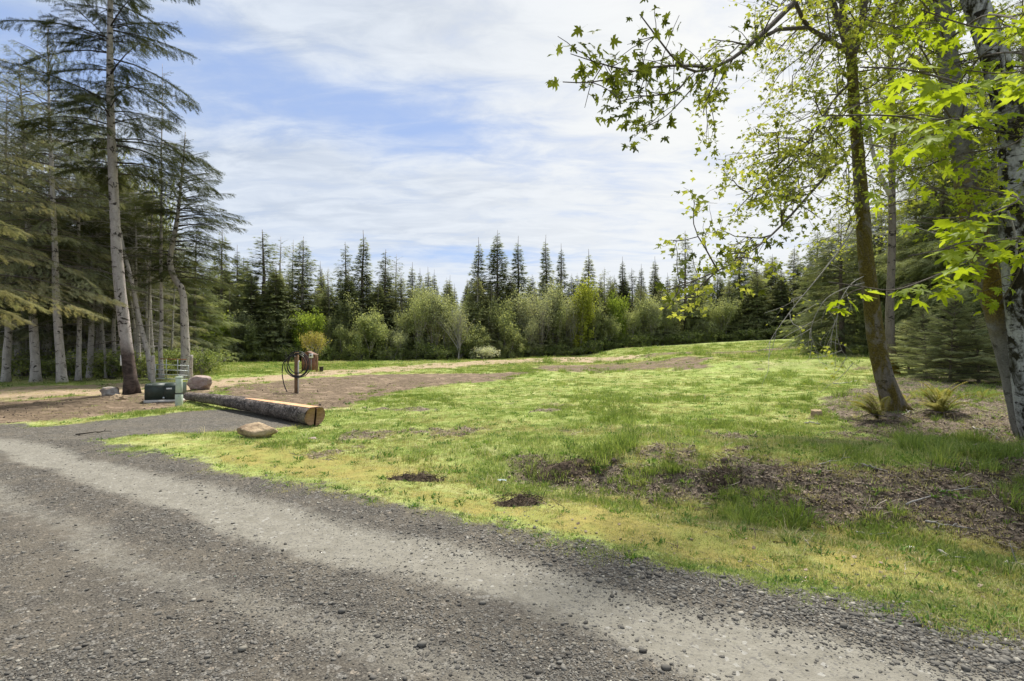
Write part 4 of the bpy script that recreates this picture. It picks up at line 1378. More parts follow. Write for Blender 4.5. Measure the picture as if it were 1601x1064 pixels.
for k in range(20):
    px = -20 + k * 14.5 + r.uniform(-5, 5)
    near_tree('slim', px, 0, r.uniform(8.5, 11), 'thin pale stem among the crowded trunks of the left wood', SL, r.uniform(0.5, 0.85), r.uniform(0, 6), (0, r.normal(-0.02, 0.05)), name='slender_fir', py=r.uniform(575, 589))
r = R_(515)
for k in range(46):
    px = -130 + (k * 10.1) % 440 + r.uniform(-8, 8)
    Y = r.uniform(22.5, 39)
    if px > 235:
        Y = r.uniform(31, 42)
    kd = ('dark', 'dark', 'wood', 'dark', 'slim', 'slim')[k % 6]
    H = r.uniform(8, 11) if px < 180 else r.uniform(7.0, 8.8)
    near_tree(kd, px, Y, H, 'dark conifer deep inside the left wood', 'conifers deep inside the left wood', r.uniform(0.85, 1.2), r.uniform(0, 6.28), (0, r.normal(0, 0.02)))
for k in range(14):
    px = -60 + k * 26 + r.uniform(-8, 8)
    Y = r.uniform(40, 50)
    near_tree('dark', px, Y, r.uniform(9, 11.5) if px < 200 else 9, 'dark conifer deep inside the left wood', 'conifers deep inside the left wood', 1.5, r.uniform(0, 6.28))

# bushes and ferns under the left wood
for k in range(30):
    px = -60 + k * 12.6 + r.uniform(-5, 5)
    g = ground_at(px, 592 - r.uniform(0, 6) - (4 if px > 240 else 0))
    s = r.uniform(0.4, 0.95)
    plant_tree('bush', BROAD['bush'], (g[0], g[1] + 1.0, hz_(g[0], g[1] + 1.0)), 'low leafy undergrowth bush at the edge of the left wood', 'bush', 'undergrowth bushes of the left wood', (s, s, s * 0.9), r.uniform(0, 6))
far_broad('flower', 272, 556, 40, 0, 'sparse white flowered bush behind the gate', 'flowering_shrub', 'shrub', None, Y=25)
far_broad('tall', 225, 235, 70, 0, 'yellow green broadleaved tree behind the large fir trunk', 'leafy_tree', 'tree', None, Y=27)

# the large fir with the dark lower trunk ------------------------------
def world_trunk(pts, Y):
    """pts: (photo x, photo y) up the trunk; Y: depth or list of depths"""
    Ys = np.broadcast_to(np.asarray(Y, float), (len(pts),))
    return np.array([at(a, b, yy) for (a, b), yy in zip(pts, Ys)])


def shaped_fir(label, pts, Yd, H, R, seed, **kw):
    P = world_trunk(pts, Yd)
    base = P[0].copy()
    base[2] = hz_(base[0], base[1])
    L = P - base
    L[0] = 0
    top = L[-1].copy()
    if top[2] < H:
        L = np.vstack([L, (top[0] * 1.02, top[1], H)])
    H = L[-1][2]
    ms = conifer_mesh('large_fir', seed, H, R, axis_pts=L, near=True, **kw)
    return plant_tree('fir_tree', ms, tuple(base), label, 'tree')


shaped_fir('large fir with dark brown foot and pale banded trunk beside the green utility cabinet',
           [(207, 615), (201, 560), (193, 500), (187, 440), (182, 380), (177, 280), (173, 180), (172, 80), (173, 0)], 15.4, 18.0, 2.1, 401,
           base=0.37, gap_=0.40, nb=7, droop=0.38, rise=0.22, shape=0.35, dens=58, size=0.27, bough=0.75, mat='fir_sil', bark='bark_fir', trunk_r=0.175, hang=0.55, irregular=0.5, sparse=0.14, dead=30, twig='bark_dark')
shaped_fir('crooked fir with a kinked pale trunk standing behind the gate',
           [(290, 592), (290, 540), (288, 480), (286, 452), (270, 432), (265, 405), (273, 370), (279, 330), (284, 280), (290, 215)], 21.5, 10.2, 2.3, 402,
           base=0.42, gap_=0.27, nb=7, droop=0.32, rise=0.12, shape=0.75, dens=58, size=0.24, mat='fir_sil', bark='bark_pale', trunk_r=0.19, hang=0.4, irregular=0.45, sparse=0.1, dead=14, side_bias=0.0, twig='bark_dark')


# long olive boughs that reach into the picture at the left
def bough_thing(label, pts, Yd, seed, size=0.34, lat=0.6, dens=70, mat='fir_olive', rad=0.03):
    r = R_(seed)
    P = world_trunk(pts, Yd)
    base = P[0]
    root = thing('fir_bough', label, 'branch', tuple(base))
    g = Geo()
    g.tube(P - base, np.linspace(rad, 0.006, len(P)), 6)
    link('stem', g.mesh('bough_stem', M['bark_dark'], True), root)
    c = Geo()
    seg = np.linalg.norm(np.diff(P, axis=0), axis=1)
    cum = np.concatenate([[0], np.cumsum(seg)])
    N = int(dens * cum[-1])
    s = r.uniform(0.05, 1, N) * cum[-1]
    Q = np.stack([np.interp(s, cum, P[:, k]) for k in range(3)], 1)
    d = P[-1] - P[0]
    d /= np.linalg.norm(d)
    side = np.cross(d, (0, 0, 1.0))
    la = r.uniform(-1, 1, N) * lat * (1.15 - s / cum[-1])
    Q = Q + side * la[:, None]
    Q[:, 2] -= np.abs(la) * 0.45 + r.uniform(0, 0.3, N) * lat
    X = d * r.uniform(0.3, 1, N)[:, None] + side * (np.sign(la) * r.uniform(0.1, 0.8, N))[:, None]
    X[:, 2] -= r.uniform(0.3, 1.2, N)
    Y = np.cross(np.array((0, 0, 1.0)) + r.normal(0, 0.4, (N, 3)), X)
    c.cards(*SN, Q - base, X, Y, size * r.uniform(0.6, 1.3, N), np.clip(r.uniform(0.25, 1.0, N), 0, 1))
    link('needles', c.mesh('bough_needles', M[mat]), root)
    return root


# ------------------------------------------------------------------ right side: conifers behind the maples
GR = 'conifers of the right wood'
for kind, px, Y, H, wd, lb in [
    ('dark', 1345, 36, 9.5, 1.2, 'dark conifer behind the mossy maple trunk'),
    ('wood2', 1310, 40, 10.5, 1.1, 'olive conifer left of the mossy maple trunk'),
    ('dark', 1430, 27, 9.0, 1.2, 'dark conifer right of the two mossy maple trunks'),
    ('dark', 1475, 25, 13.5, 1.4, 'tall dark conifer left of the leaning moss sleeved trunk'),
    ('dark', 1540, 23, 14.5, 1.4, 'black conifer filling the gap between the leaning trunks'),
    ('dark', 1600, 20, 15.5, 1.4, 'black conifer against the right edge'),
    ('dark', 1680, 21, 15.5, 1.4, 'black conifer outside the right edge with boughs in view'),
    ('wood2', 1395, 33, 8.0, 1.0, 'olive conifer between the two maple trunks and dark ones'),
]:
    near_tree(kind, px, Y, H, lb, GR, wd, px * 0.9)
r = R_(616)
for k in range(26):
    px = 1290 + k * 17 + r.uniform(-8, 8)
    Y = r.uniform(28, 44)
    H = 7.5 + max(0, px - 1300) / 300 * 8 + r.uniform(-1, 1)
    near_tree('dark', px, Y, min(H, 16), 'dark conifer deep inside the right wood', 'conifers deep inside the right wood', r.uniform(1.0, 1.5), r.uniform(0, 6.28))
SAP = conifer_mesh('young_fir', 306, 3.0, 1.15, base=0.08, gap_=0.16, nb=8, droop=0.15, rise=0.25, shape=0.8, dens=34, size=0.24, near=True, mat='midgreen', hang=0.2, trunk_r=0.035)
for px, YS, H, wd, lb in [(1447, 18.6, 2.6, 1.0, 'young light green fir, smaller of the two, right of the mossy maples'),
                          (1487, 16.8, 3.0, 1.1, 'young light green fir with a dark thin stem, nearer the leaning trunks'),
                          (1528, 16.5, 2.3, 1.1, 'young fir half behind the leaning moss sleeved trunk'),
                          (1420, 20.5, 2.2, 1.0, 'small young fir just right of the farther maple trunk')]:
    g = np.array(((px - 800.5) / 800 * YS, YS))
    plant_tree('young_fir', SAP, (g[0], g[1], hz_(g[0], g[1])), lb, 'tree', 'young firs at the right of the lawn', (wd, wd, H / 3.0), px)
for k in range(22):
    px = 1290 + k * 19
    g = ground_at(px, 552 + (4 if px > 1400 else -6) + r.uniform(-3, 3))
    s = r.uniform(0.5, 1.0)
    plant_tree('bush', BROAD['bush'], (g[0], g[1] + 2.0, hz_(g[0], g[1] + 2)), 'low leafy undergrowth bush at the edge of the right wood', 'bush', 'undergrowth bushes of the right wood', (s, s, s), r.uniform(0, 6))
far_broad('spring', 1385, 400, 80, 0, 'thin leaved tree between the maples and the young firs', 'leafy_tree', 'tree', None, Y=27)

# ------------------------------------------------------------------ maples
def maple_leaf_template(seed=0):
    """five-lobed maple leaf, stalk at the origin, blade along +x, slightly cupped"""
    r = R_(seed)
    ang = np.radians([180, 140, 118, 100, 92, 72, 62, 50, 40, 27, 16, 8, 0])
    rad = np.array([0.10, 0.30, 0.50, 0.30, 0.62, 0.88, 0.55, 0.36, 0.78, 0.60, 0.55, 0.90, 1.10])
    rad = rad * (1 + r.uniform(-0.06, 0.06, len(rad)))
    pts = [(0.30 + 0.62 * q * math.cos(a), 0.62 * q * math.sin(a)) for a, q in zip(ang, rad)]
    pts = pts + [(p[0], -p[1] * r.uniform(0.92, 1.05)) for p in pts[-2:0:-1]]
    cup, curl = r.uniform(-0.25, 0.35), r.uniform(0.15, 0.65)
    V = [(0.30, 0, -0.02)] + [(p[0] - 0.1 * curl * max(0, p[0] - 0.4), p[1], cup * abs(p[1]) - curl * max(0, p[0] - 0.4) ** 1.6 - 0.35 * curl * max(0, abs(p[1]) - 0.25) + r.normal(0, 0.025)) for p in pts]
    n = len(pts)
    F = [(0, 1 + k, 1 + (k + 1) % n) for k in range(n)]
    o = len(V)
    V += [(0.28, -0.008, -0.02), (0.28, 0.008, -0.02), (-0.30, 0.006, 0.06)]
    F.append((o, o + 1, o + 2))
    return np.array(V, float) - np.array((-0.30, 0, 0.06)), np.array(F)


LEAVES = [maple_leaf_template(k) for k in range(8)]
NEARLEAF = []
for k in range(8):
    V, F = LEAVES[k]
    NEARLEAF.append(mesh_from('maple_leaf', V, F, M['maple_near'], False, {'tint': (0.12 + 0.09 * k) + 0 * V[:, 0] + 0.25 * (V[:, 0] - 0.5)}))
SMALL = (np.array([(0, 0, 0), (0.45, -0.5, .1), (0.6, -0.12, 0), (1, 0, 0), (0.6, 0.12, 0), (0.45, 0.5, .1)], float), np.array([(0, 1, 2), (0, 2, 3), (0, 3, 4), (0, 4, 5)]))


def smooth_path(P, n):
    P = np.asarray(P, float)
    t = np.concatenate([[0], np.cumsum(np.linalg.norm(np.diff(P, axis=0), axis=1))])
    tt = np.linspace(0, t[-1], n)
    Q = np.stack([np.interp(tt, t, P[:, k]) for k in range(3)], 1)
    for _ in range(2):
        Q[1:-1] = 0.25 * Q[:-2] + 0.5 * Q[1:-1] + 0.25 * Q[2:]
    return Q


def leaf_frame(r, n, down=0.5, spread=1.0, tilt=0.55):
    a = r.uniform(0, 6.28, n)
    X = np.stack([np.cos(a), np.sin(a), -down * r.uniform(0.0, 1.6, n)], 1)
    N = np.array((0, 0, 1.0)) + r.normal(0, tilt, (n, 3))
    Y = np.cross(N, X)
    return X, Y


def twiggy(g, leaf, r, p, d, L, rad, lev, maxlev, droop=0.0, leafn=2, leafs=0.12, flower=None, leafmask=1.0, kids=3, tips=None):
    n = 4
    P = [p]
    for k in range(n):
        d = d + r.normal(0, 0.16, 3) + np.array((0, 0, -droop))
        d = d / np.linalg.norm(d)
        P.append(P[-1] + d * L / n)
    P = np.array(P)
    g.tube(P, np.linspace(rad, rad * 0.5, n + 1), 3 if lev > 1 else 5, cap=False)
    if lev >= maxlev - 1:
        for q in P[1 + (lev < maxlev):]:
            if r.uniform() < leafmask:
                leaf.append((q, d))
    if lev >= maxlev:
        return
    for k in range(kids):
        q = P[1 + r.randint(0, 4)]
        o = r.normal(0, 0.6, 3)
        dd = d + o
        dd /= np.linalg.norm(dd)
        twiggy(g, leaf, r, q, dd, L * r.uniform(0.5, 0.8), rad * 0.55, lev + 1, maxlev, droop, leafn, leafs, flower, leafmask, kids, tips)


def leaf_cloud(pts, r, per, size, jit=0.1, down=0.6, template=None, tint=(0.2, 0.9)):
    g = Geo()
    Q = np.array([p[0] for p in pts])
    Q = np.repeat(Q, per, axis=0)
    n = len(Q)
    Q = Q + r.normal(0, jit, (n, 3))
    X, Y = leaf_frame(r, n, down)
    tn = r.uniform(*tint, n)
    if template is None:
        k = r.randint(0, 4, n)
        for j in range(4):
            s = k == j
            if s.any():
                g.cards(*LEAVES[j], Q[s], X[s], Y[s], size * r.uniform(0.55, 1.2, s.sum()), tn[s])
    else:
        g.cards(*template, Q, X, Y, size * r.uniform(0.5, 1.3, n), tn)
    return g


# near mossy maple ----------------------------------------------------
MB_ = ground_at(1398, 642)
YM = MB_[1]
base = np.array((MB_[0], MB_[1], hz_(MB_[0], MB_[1])))
maple = thing('maple_tree', 'leaning mossy maple rising from the mulch between two sword ferns', 'tree', tuple(base))
r = R_(820)
tp = [(1404, 648), (1392, 620), (1382, 590), (1372, 550), (1365, 500), (1359, 450), (1353, 400), (1348, 330), (1343, 260), (1337, 190), (1333, 130), (1331, 80)]
P = world_trunk(tp, YM) - base
P[0, 2] = -0.15
P = smooth_path(P, 36)
hh = np.linspace(0, 1, 36)
g = Geo()
rad = 0.178 - 0.09 * hh + 0.15 * np.exp(-hh / 0.03)
g.tube(P, rad, 16, rough=0.05, rng=r)
link('trunk', g.mesh('maple_trunk', M['bark_maple'], True), maple)
tops = P[-1]


def rel(pts, Y, b):
    return world_trunk(pts, Y) - b


def limb(root, pts, Y, r0, r1, b, mat='twig', n=18, name='branch', smooth=True):
    P = smooth_path(rel(pts, Y, b), n)
    g = Geo()
    g.tube(P, np.linspace(r0, r1, n), 7)
    return P, g


leafpts = []
LIM = [  # photo points, depths, radii
    ([(1331, 85), (1299, 64), (1262, 43), (1246, 12), (1240, -8)], [YM, YM - .6, YM - 1.2, YM - 1.6, YM - 1.8], .055, .03),
    ([(1262, 43), (1215, 46), (1200, 55)], [YM - 1.2, YM - 1.9, YM - 2.3], .035, .03),
    ([(1250, -5), (1194, 51), (1149, 90), (1119, 105), (1077, 119), (1058, 108), (1043, 80), (1013, 33), (1000, 22)], [YM - 1.6, YM - 2.3, YM - 3, YM - 3.4, YM - 3.9, YM - 4.1, YM - 4.2, YM - 4.3, YM - 4.3], .05, .007),
    ([(1119, 105), (1052, 102), (1019, 105), (989, 111), (950, 124), (917, 132), (880, 128)], [YM - 3.4, YM - 3.9, YM - 4.3, YM - 4.6, YM - 4.9, YM - 5.1, YM - 5.2], .02, .005),
    ([(989, 111), (959, 105), (925, 95), (892, 84)], [YM - 4.6, YM - 4.8, YM - 5, YM - 5.1], .012, .004),
    ([(1077, 119), (1062, 140), (1040, 148), (1004, 150), (962, 160)], [YM - 3.9, YM - 4, YM - 4.2, YM - 4.4, YM - 4.6], .012, .004),
    ([(1101, 108), (1085, 135), (1046, 178), (1025, 192), (1004, 198), (990, 194)], [YM - 3.6, YM - 3.6, YM - 3.7, YM - 3.8, YM - 3.9, YM - 4], .010, .004),
    ([(1331, 90), (1318, 50), (1300, 0), (1290, -50), (1285, -130)], [YM] * 5, .085, .03),
    ([(1331, 90), (1330, 55), (1315, 20), (1320, -50), (1310, -140)], [YM, YM + .2, YM + .4, YM + .6, YM + .8], .075, .03),
    ([(1331, 90), (1345, 50), (1352, 10), (1350, -60), (1360, -160)], [YM] * 5, .085, .03),
    ([(1345, 50), (1372, 20), (1385, -10), (1400, -80)], [YM, YM + .2, YM + .3, YM + .4], .055, .02),
    ([(1345, 215), (1301, 264), (1255, 315), (1217, 359), (1200, 374), (1144, 415), (1084, 440), (1030, 458)], [YM, YM - .8, YM - 1.6, YM - 2.3, YM - 2.6, YM - 3.4, YM - 4, YM - 4.5], .030, .006),
    ([(1339, 120), (1305, 150), (1270, 215), (1230, 265), (1180, 300), (1150, 305)], [YM, YM - .3, YM - .7, YM - 1, YM - 1.2, YM - 1.3], .022, .004),
    ([(1350, 330), (1320, 380), (1290, 420), (1240, 480), (1200, 535), (1195, 550)], [YM, YM - .3, YM - .6, YM - .9, YM - 1.1, YM - 1.1], .016, .004),
    ([(1338, 180), (1300, 200), (1250, 235), (1200, 250), (1165, 262)], [YM, YM - .4, YM - .9, YM - 1.3, YM - 1.5], .018, .004),
    ([(1357, 440), (1320, 450), (1290, 465), (1270, 500), (1262, 548)], [YM, YM - .3, YM - .5, YM - .6, YM - .6], .012, .003),
    ([(1353, 430), (1330, 442), (1312, 470), (1305, 520), (1320, 560), (1345, 575)], [YM, YM - .4, YM - .7, YM - .8, YM - .8, YM - .8], .010, .003),
]
paths = []
for k, (pts, Yd, r0, r1) in enumerate(LIM):
    Pp, g = limb(maple, pts, Yd, r0, r1, base)
    paths.append(Pp)
    link('branch', g.mesh('maple_branch', M['twig_pale'] if k in (13, 15, 16) else M['twig'], True), maple)
# clusters of full leaves on the overhanging branch and the low branch
cl_pts = []
for idx, lo, per in ((2, 0.30, 3), (3, 0.15, 3), (4, 0.1, 4), (5, 0.35, 4), (6, 0.70, 4), (11, 0.55, 3)):
    Pp = paths[idx]
    for q in np.linspace(lo, 1.0, int(6 + 7 * (1 - lo) * (2 if idx in (2, 11) else 1))):
        p = Pp[int(q * (len(Pp) - 1))]
        for _ in range(per):
            cl_pts.append((p + r.normal(0, 0.10, 3) + np.array((0, 0, 0.04)), None))
# side shoots of those branches
sh = Geo()
shl = []
for idx, lo, cnt in ((2, 0.25, 24), (3, 0.2, 10), (4, .2, 4), (5, 0.4, 6), (6, .8, 2), (11, .35, 14)):
    Pp = paths[idx]
    for k in range(cnt):
        q = int(r.uniform(lo, 1) * (len(Pp) - 1))
        d = r.normal(0, 1, 3) + np.array((-0.6, -0.2, 0.15))
        d /= np.linalg.norm(d)
        twiggy(sh, shl, r, Pp[q], d, r.uniform(0.25, 0.6), 0.006, 1, 1, droop=0.05)
link('twigs', sh.mesh('maple_shoots', M['twig'], True), maple)
gl = leaf_cloud([p for p in cl_pts if r.uniform() < 0.85] + shl, r, 1, 0.15, 0.05, 0.7)
o = link('leaves', gl.mesh('maple_leaves', M['maple_far']), maple)
# fine twigs and small flowering leaves over the whole crown
tw, tl = Geo(), []
for idx, cnt, L in ((0, 8, .9), (2, 5, .6), (7, 14, 1.3), (8, 14, 1.3), (9, 14, 1.3), (10, 12, 1.2), (12, 14, 0.8), (14, 14, 0.8), (11, 12, 0.8)):
    Pp = paths[idx]
    for k in range(cnt):
        q = int(r.uniform(0.15, 0.95) * (len(Pp) - 1))
        d = r.normal(0, 1, 3) + np.array((-0.5, -0.1, -0.15 if idx > 10 else 0.1))
        d /= np.linalg.norm(d)
        twiggy(tw, tl, r, Pp[q], d, L * r.uniform(0.6, 1.2), 0.013, 0, 2, droop=0.06)
for k in range(18):
    q = P[int(r.uniform(0.52, 0.98) * 35)]
    d = np.array((r.normal(0, 1), r.normal(0, 1), r.uniform(-0.3, 0.4)))
    d /= np.linalg.norm(d)
    twiggy(tw, tl, r, q, d, r.uniform(0.7, 1.4), 0.015, 0, 2, droop=0.08)
link('twigs', tw.mesh('maple_twigs', M['twig'], True), maple)
tl = [t for t in tl if r.uniform() < 0.55]
gf = leaf_cloud(tl, r, 3, 0.085, 0.07, 1.0, SMALL, (0.1, 1.0))
o = link('flowers', gf.mesh('maple_flowers', M['maple_flower']), maple)
o['kind'] = 'stuff'
gl2 = leaf_cloud([t for t in tl if r.uniform() < 0.35], r, 1, 0.12, 0.05, 0.7)
link('leaves', gl2.mesh('maple_small_leaves', M['maple_far']), maple)
# hanging bare twigs
hb = Geo()
dump = []
for idx in (13, 15, 16):
    Pp = paths[idx]
    for k in range(7):
        q = int(r.uniform(0.3, 1) * (len(Pp) - 1))
        d = np.array((r.normal(-0.4, 0.6), r.normal(0, 0.4), -0.7))
        d /= np.linalg.norm(d)
        twiggy(hb, dump, r, Pp[q], d, r.uniform(0.4, 0.8), 0.006, 1, 2, droop=0.02, kids=2)
link('bare_twigs', hb.mesh('bare_twigs', M['twig_pale'], True), maple)
gf = leaf_cloud([t for t in dump if r.uniform() < 0.25], r, 2, 0.07, 0.05, 0.8, SMALL, (0.4, 1.0))
link('buds', gf.mesh('maple_buds', M['maple_flower']), maple)

# farther maple --------------------------------------------------------
g2 = ground_at(1393, 584)
b2 = np.array((g2[0], g2[1], hz_(g2[0], g2[1])))
Y2 = g2[1]
maple2 = thing('maple_tree', 'straighter maple standing just behind the leaning mossy one with moss at its foot', 'tree', tuple(b2))
P2 = rel([(1395, 590), (1393, 560), (1390, 500), (1393, 430), (1395, 360), (1394, 280), (1396, 200), (1390, 100), (1400, 0), (1405, -60)], Y2, b2)
P2[0, 2] = -0.15
P2 = smooth_path(P2, 30)
g = Geo()
hh = np.linspace(0, 1, 30)
g.tube(P2, 0.165 - 0.10 * hh + 0.14 * np.exp(-hh / 0.03), 12, rough=0.05, rng=r)
link('trunk', g.mesh('maple_trunk', bark_material('foot_moss_bark', (0.21, 0.18, 0.16), (0.06, 0.05, 0.045), moss=(0.36, 0.26, 0.05), moss_amt=0.9, bands=0.6, moss_lo=-1, moss_hi=0.2), True), maple2)
for pts, r0, bare in (([(1392, 305), (1380, 285), (1364, 240), (1358, 200), (1350, 120)], .10, 1), ([(1394, 300), (1410, 270), (1445, 215), (1480, 170), (1500, 120)], .05, 1), ([(1393, 330), (1370, 310), (1365, 290)], .04, 1),
                      ([(1396, 200), (1420, 140), (1440, 80), (1450, 0)], .06, 0)):
    Pp, g = limb(maple2, pts, Y2, r0, r0 * .4, b2)
    link('branch', g.mesh('maple_branch', M['twig_pale'], True), maple2)
    paths.append(Pp)
tw, tl = Geo(), []
for k in range(40):
    src = P2 if k % 2 else paths[-1 - k % 4]
    q = src[int(r.uniform(0.35, 0.98) * (len(src) - 1))]
    d = np.array((r.normal(0, 1), r.normal(0, .8), r.uniform(-0.4, 0.5)))
    d /= np.linalg.norm(d)
    twiggy(tw, tl, r, q, d, r.uniform(0.9, 1.9), 0.018, 0, 2, droop=0.06)
link('twigs', tw.mesh('maple_twigs', M['twig_pale'], True), maple2)
gf = leaf_cloud(tl, r, 4, 0.13, 0.13, 1.0, SMALL, (0.3, 1.0))
link('leaves', gf.mesh('maple_leaves', M['maple_flower']), maple2)

# leaning moss sleeved trunk at the right edge -------------------------
YR = 7.9
b3g = np.array((at(1606, 690, YR)[0], YR))
b3 = np.array((b3g[0], b3g[1], hz_(*b3g)))
big = thing('maple_tree', 'leaning moss sleeved maple at the right edge whose bright leafy branches reach forward', 'tree', tuple(b3))
P3 = rel([(1612, 700), (1600, 650), (1590, 600), (1572, 530), (1550, 460), (1533, 400), (1515, 320), (1503, 240), (1492, 160), (1480, 80), (1470, 0), (1455, -150)], YR, b3)
P3[0, 2] = -0.2
P3 = smooth_path(P3, 40)
hh = np.linspace(0, 1, 40)
g = Geo()
g.tube(P3, 0.175 - 0.065 * hh, 16, rough=0.05, rng=r)
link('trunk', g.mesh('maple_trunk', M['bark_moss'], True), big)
YW = 7.5
b4g = np.array((at(1640, 690, YW)[0], YW))
b4 = np.array((b4g[0], b4g[1], hz_(*b4g)))
white = thing('alder_tree', 'white and black blotched trunk against the right edge', 'tree', tuple(b4))
P4 = rel([(1640, 740), (1622, 690), (1613, 640), (1603, 560), (1597, 480), (1588, 400), (1584, 300), (1583, 200), (1563, 120), (1546, 60), (1515, -20), (1495, -150)], YW, b4)
P4 = smooth_path(P4, 40)
g = Geo()
g.tube(P4, 0.20 - 0.06 * hh, 16, rough=0.05, rng=r)
link('trunk', g.mesh('alder_trunk', M['bark_white'], True), white)
g = Geo()
g.tube(smooth_path(rel([(1575, 440), (1592, 400), (1585, 350), (1575, 330)], YW - .25, b4), 8), 0.014, 5)
link('branch', g.mesh('dead_branch', M['twig_pale'], True), white)

# forward reaching leafy branches of the leaning maple: every leaf an object
def leafy_branch(pts, Yd, r0, nleaf, seed, size=0.20, spread=0.22, drop=0.10, joined=None):
    r = R_(seed)
    Pp = smooth_path(rel(pts, Yd, b3), 20)
    g = Geo()
    g.tube(Pp, np.linspace(r0, 0.004, 20), 6)
    shoots = []
    for k in range(max(4, nleaf // 5)):
        q = Pp[int(r.uniform(0.2, 1) * 19)]
        d = np.array((r.normal(0, 1), r.normal(0, 0.7), r.normal(-0.15, 0.3)))
        d /= np.linalg.norm(d)
        e = q + d * r.uniform(0.12, spread * 1.6) + np.array((0, 0, -0.03))
        g.tube([q, 0.5 * (q + e) + np.array((0, 0, 0.02)), e], [0.005, 0.004, 0.003], 4, cap=False)
        shoots.append((q, e))
    br = link('branch', g.mesh('leafy_branch', M['twig'], True), big)
    if joined is not None:
        joined += [(shoots[k % len(shoots)][0] * (1 - w_) + shoots[k % len(shoots)][1] * w_, None) for k, w_ in enumerate(r.uniform(0.4, 1.1, nleaf))]
        return br
    for k in range(nleaf):
        q, e = shoots[k % len(shoots)]
        p = e * r.uniform(0.6, 1.1) + q * 0
        w_ = r.uniform(0.35, 1.1)
        p = q + (e - q) * w_ + r.normal(0, 0.03, 3)
        a = r.uniform(0, 6.28)
        X = Vector((math.cos(a), math.sin(a), -drop * 6 * r.uniform(0.1, 1.3))).normalized()
        N = Vector((r.normal(0, 0.35), -0.25 + r.normal(0, 0.35), 1.0)).normalized()
        Yv = N.cross(X).normalized()
        Zv = X.cross(Yv)
        lf = bpy.data.objects.new('leaf', NEARLEAF[r.randint(0, 8)])
        s = size * r.uniform(0.6, 1.15) * 1.2
        mt = Matrix((X, Yv, Zv)).transposed().to_4x4() @ Matrix.Scale(s, 4)
        mt.translation = Vector(p)
        C.objects.link(lf)
        lf.parent = br
        lf.matrix_local = mt
    return br


leafy_branch([(1490, 150), (1538, 142), (1484, 125), (1410, 105), (1345, 105)], [YR, 5.6, 4.3, 3.6, 3.2], .022, 46, 901, 0.19)
leafy_branch([(1500, 190), (1511, 186), (1443, 187), (1383, 178), (1291, 181)], [YR, 5.6, 4.3, 3.6, 3.2], .020, 44, 902, 0.19)
leafy_branch([(1497, 200), (1470, 160), (1430, 130), (1400, 150), (1330, 165)], [YR, 6.6, 5.8, 5.2, 4.8], .016, 26, 903, 0.18)
leafy_branch([(1530, 395), (1500, 415), (1450, 436), (1393, 458), (1350, 447), (1296, 441)], [YR, 6.3, 5.2, 4.3, 3.8, 3.4], .016, 40, 904, 0.18)
leafy_branch([(1503, 290), (1560, 300), (1600, 310), (1560, 330), (1500, 345), (1440, 340)], [YR, 5.9, 4.6, 3.9, 3.5, 3.3], .016, 30, 905, 0.17)
leafy_branch([(1520, 380), (1570, 390), (1600, 370), (1560, 375), (1500, 385), (1420, 400)], [YR, 5.8, 4.5, 3.8, 3.4, 3.2], .014, 34, 906, 0.17)
leafy_branch([(1485, 60), (1540, 20), (1600, 30), (1560, 50), (1500, 40), (1440, 15)], [YR, 5.8, 4.5, 3.9, 3.5, 3.3], .016, 34, 907, 0.18)
leafy_branch([(1485, 100), (1570, 80), (1640, 90), (1610, 110), (1560, 120), (1510, 110)], [YR, 5.8, 4.6, 4.0, 3.7, 3.6], .016, 30, 908, 0.18)
more = []
for seed, (pts, Yd, n_) in enumerate((
        ([(1492, 160), (1460, 110), (1430, 60), (1400, 40), (1350, 30)], [YR, 6.8, 6.0, 5.5, 5.2], 37),
        ([(1503, 240), (1540, 235), (1575, 230), (1600, 215), (1620, 200)], [YR, 6.6, 5.6, 5.0, 4.6], 37),
        ([(1490, 140), (1530, 90), (1570, 60), (1610, 10)], [YR, 6.6, 5.6, 5.0], 37),
        ([(1510, 300), (1480, 300), (1440, 290), (1400, 300), (1360, 320)], [YR, 7.0, 6.4, 5.9, 5.6], 31),
        ([(1533, 400), (1500, 370), (1460, 350), (1420, 345)], [YR, 7.0, 6.3, 5.8], 27),
        ([(1480, 80), (1470, 40), (1440, 0), (1400, -20)], [YR, 7.0, 6.2, 5.6], 31),
        ([(1560, 480), (1590, 430), (1600, 400), (1580, 380)], [YR, 6.6, 5.6, 5.0], 21),
        ([(1497, 200), (1440, 215), (1400, 230), (1350, 225)], [YR, 6.8, 6.0, 5.6], 31))):
    leafy_branch(pts, Yd, .014, n_, 960 + seed, spread=0.30, joined=more)
gm_ = leaf_cloud(more, R_(970), 1, 0.165, 0.05, 0.7, None, (0.0, 1.0))
o = link('leaves', gm_.mesh('maple_joined_leaves', M['maple_near']), big)
o['kind'] = 'stuff'
r = R_(950)
tw, tl = Geo(), []
for k in range(70):
    q = P3[int(r.uniform(0.42, 0.99) * 39)]
    d = np.array((r.normal(-0.1, 1), r.normal(0, .8), r.uniform(-0.3, 0.5)))
    d /= np.linalg.norm(d)
    twiggy(tw, tl, r, q, d, r.uniform(0.5, 1.2), 0.012, 0, 2, droop=0.04)
link('twigs', tw.mesh('maple_twigs', M['twig'], True), big)
tl = [t for t in tl if r.uniform() < 0.7]
gf = leaf_cloud([t for t in tl if r.uniform() < 0.5], r, 1, 0.13, 0.07, 0.8, None, (0.5, 1.0))
o = link('leaves', gf.mesh('maple_leaves', M['maple_near']), big)
o['kind'] = 'stuff'
gf = leaf_cloud(tl, r, 3, 0.05, 0.07, 1.0, SMALL, (0.3, 1.0))
o = link('flowers', gf.mesh('maple_flowers', M['maple_flower']), big)
o['kind'] = 'stuff'

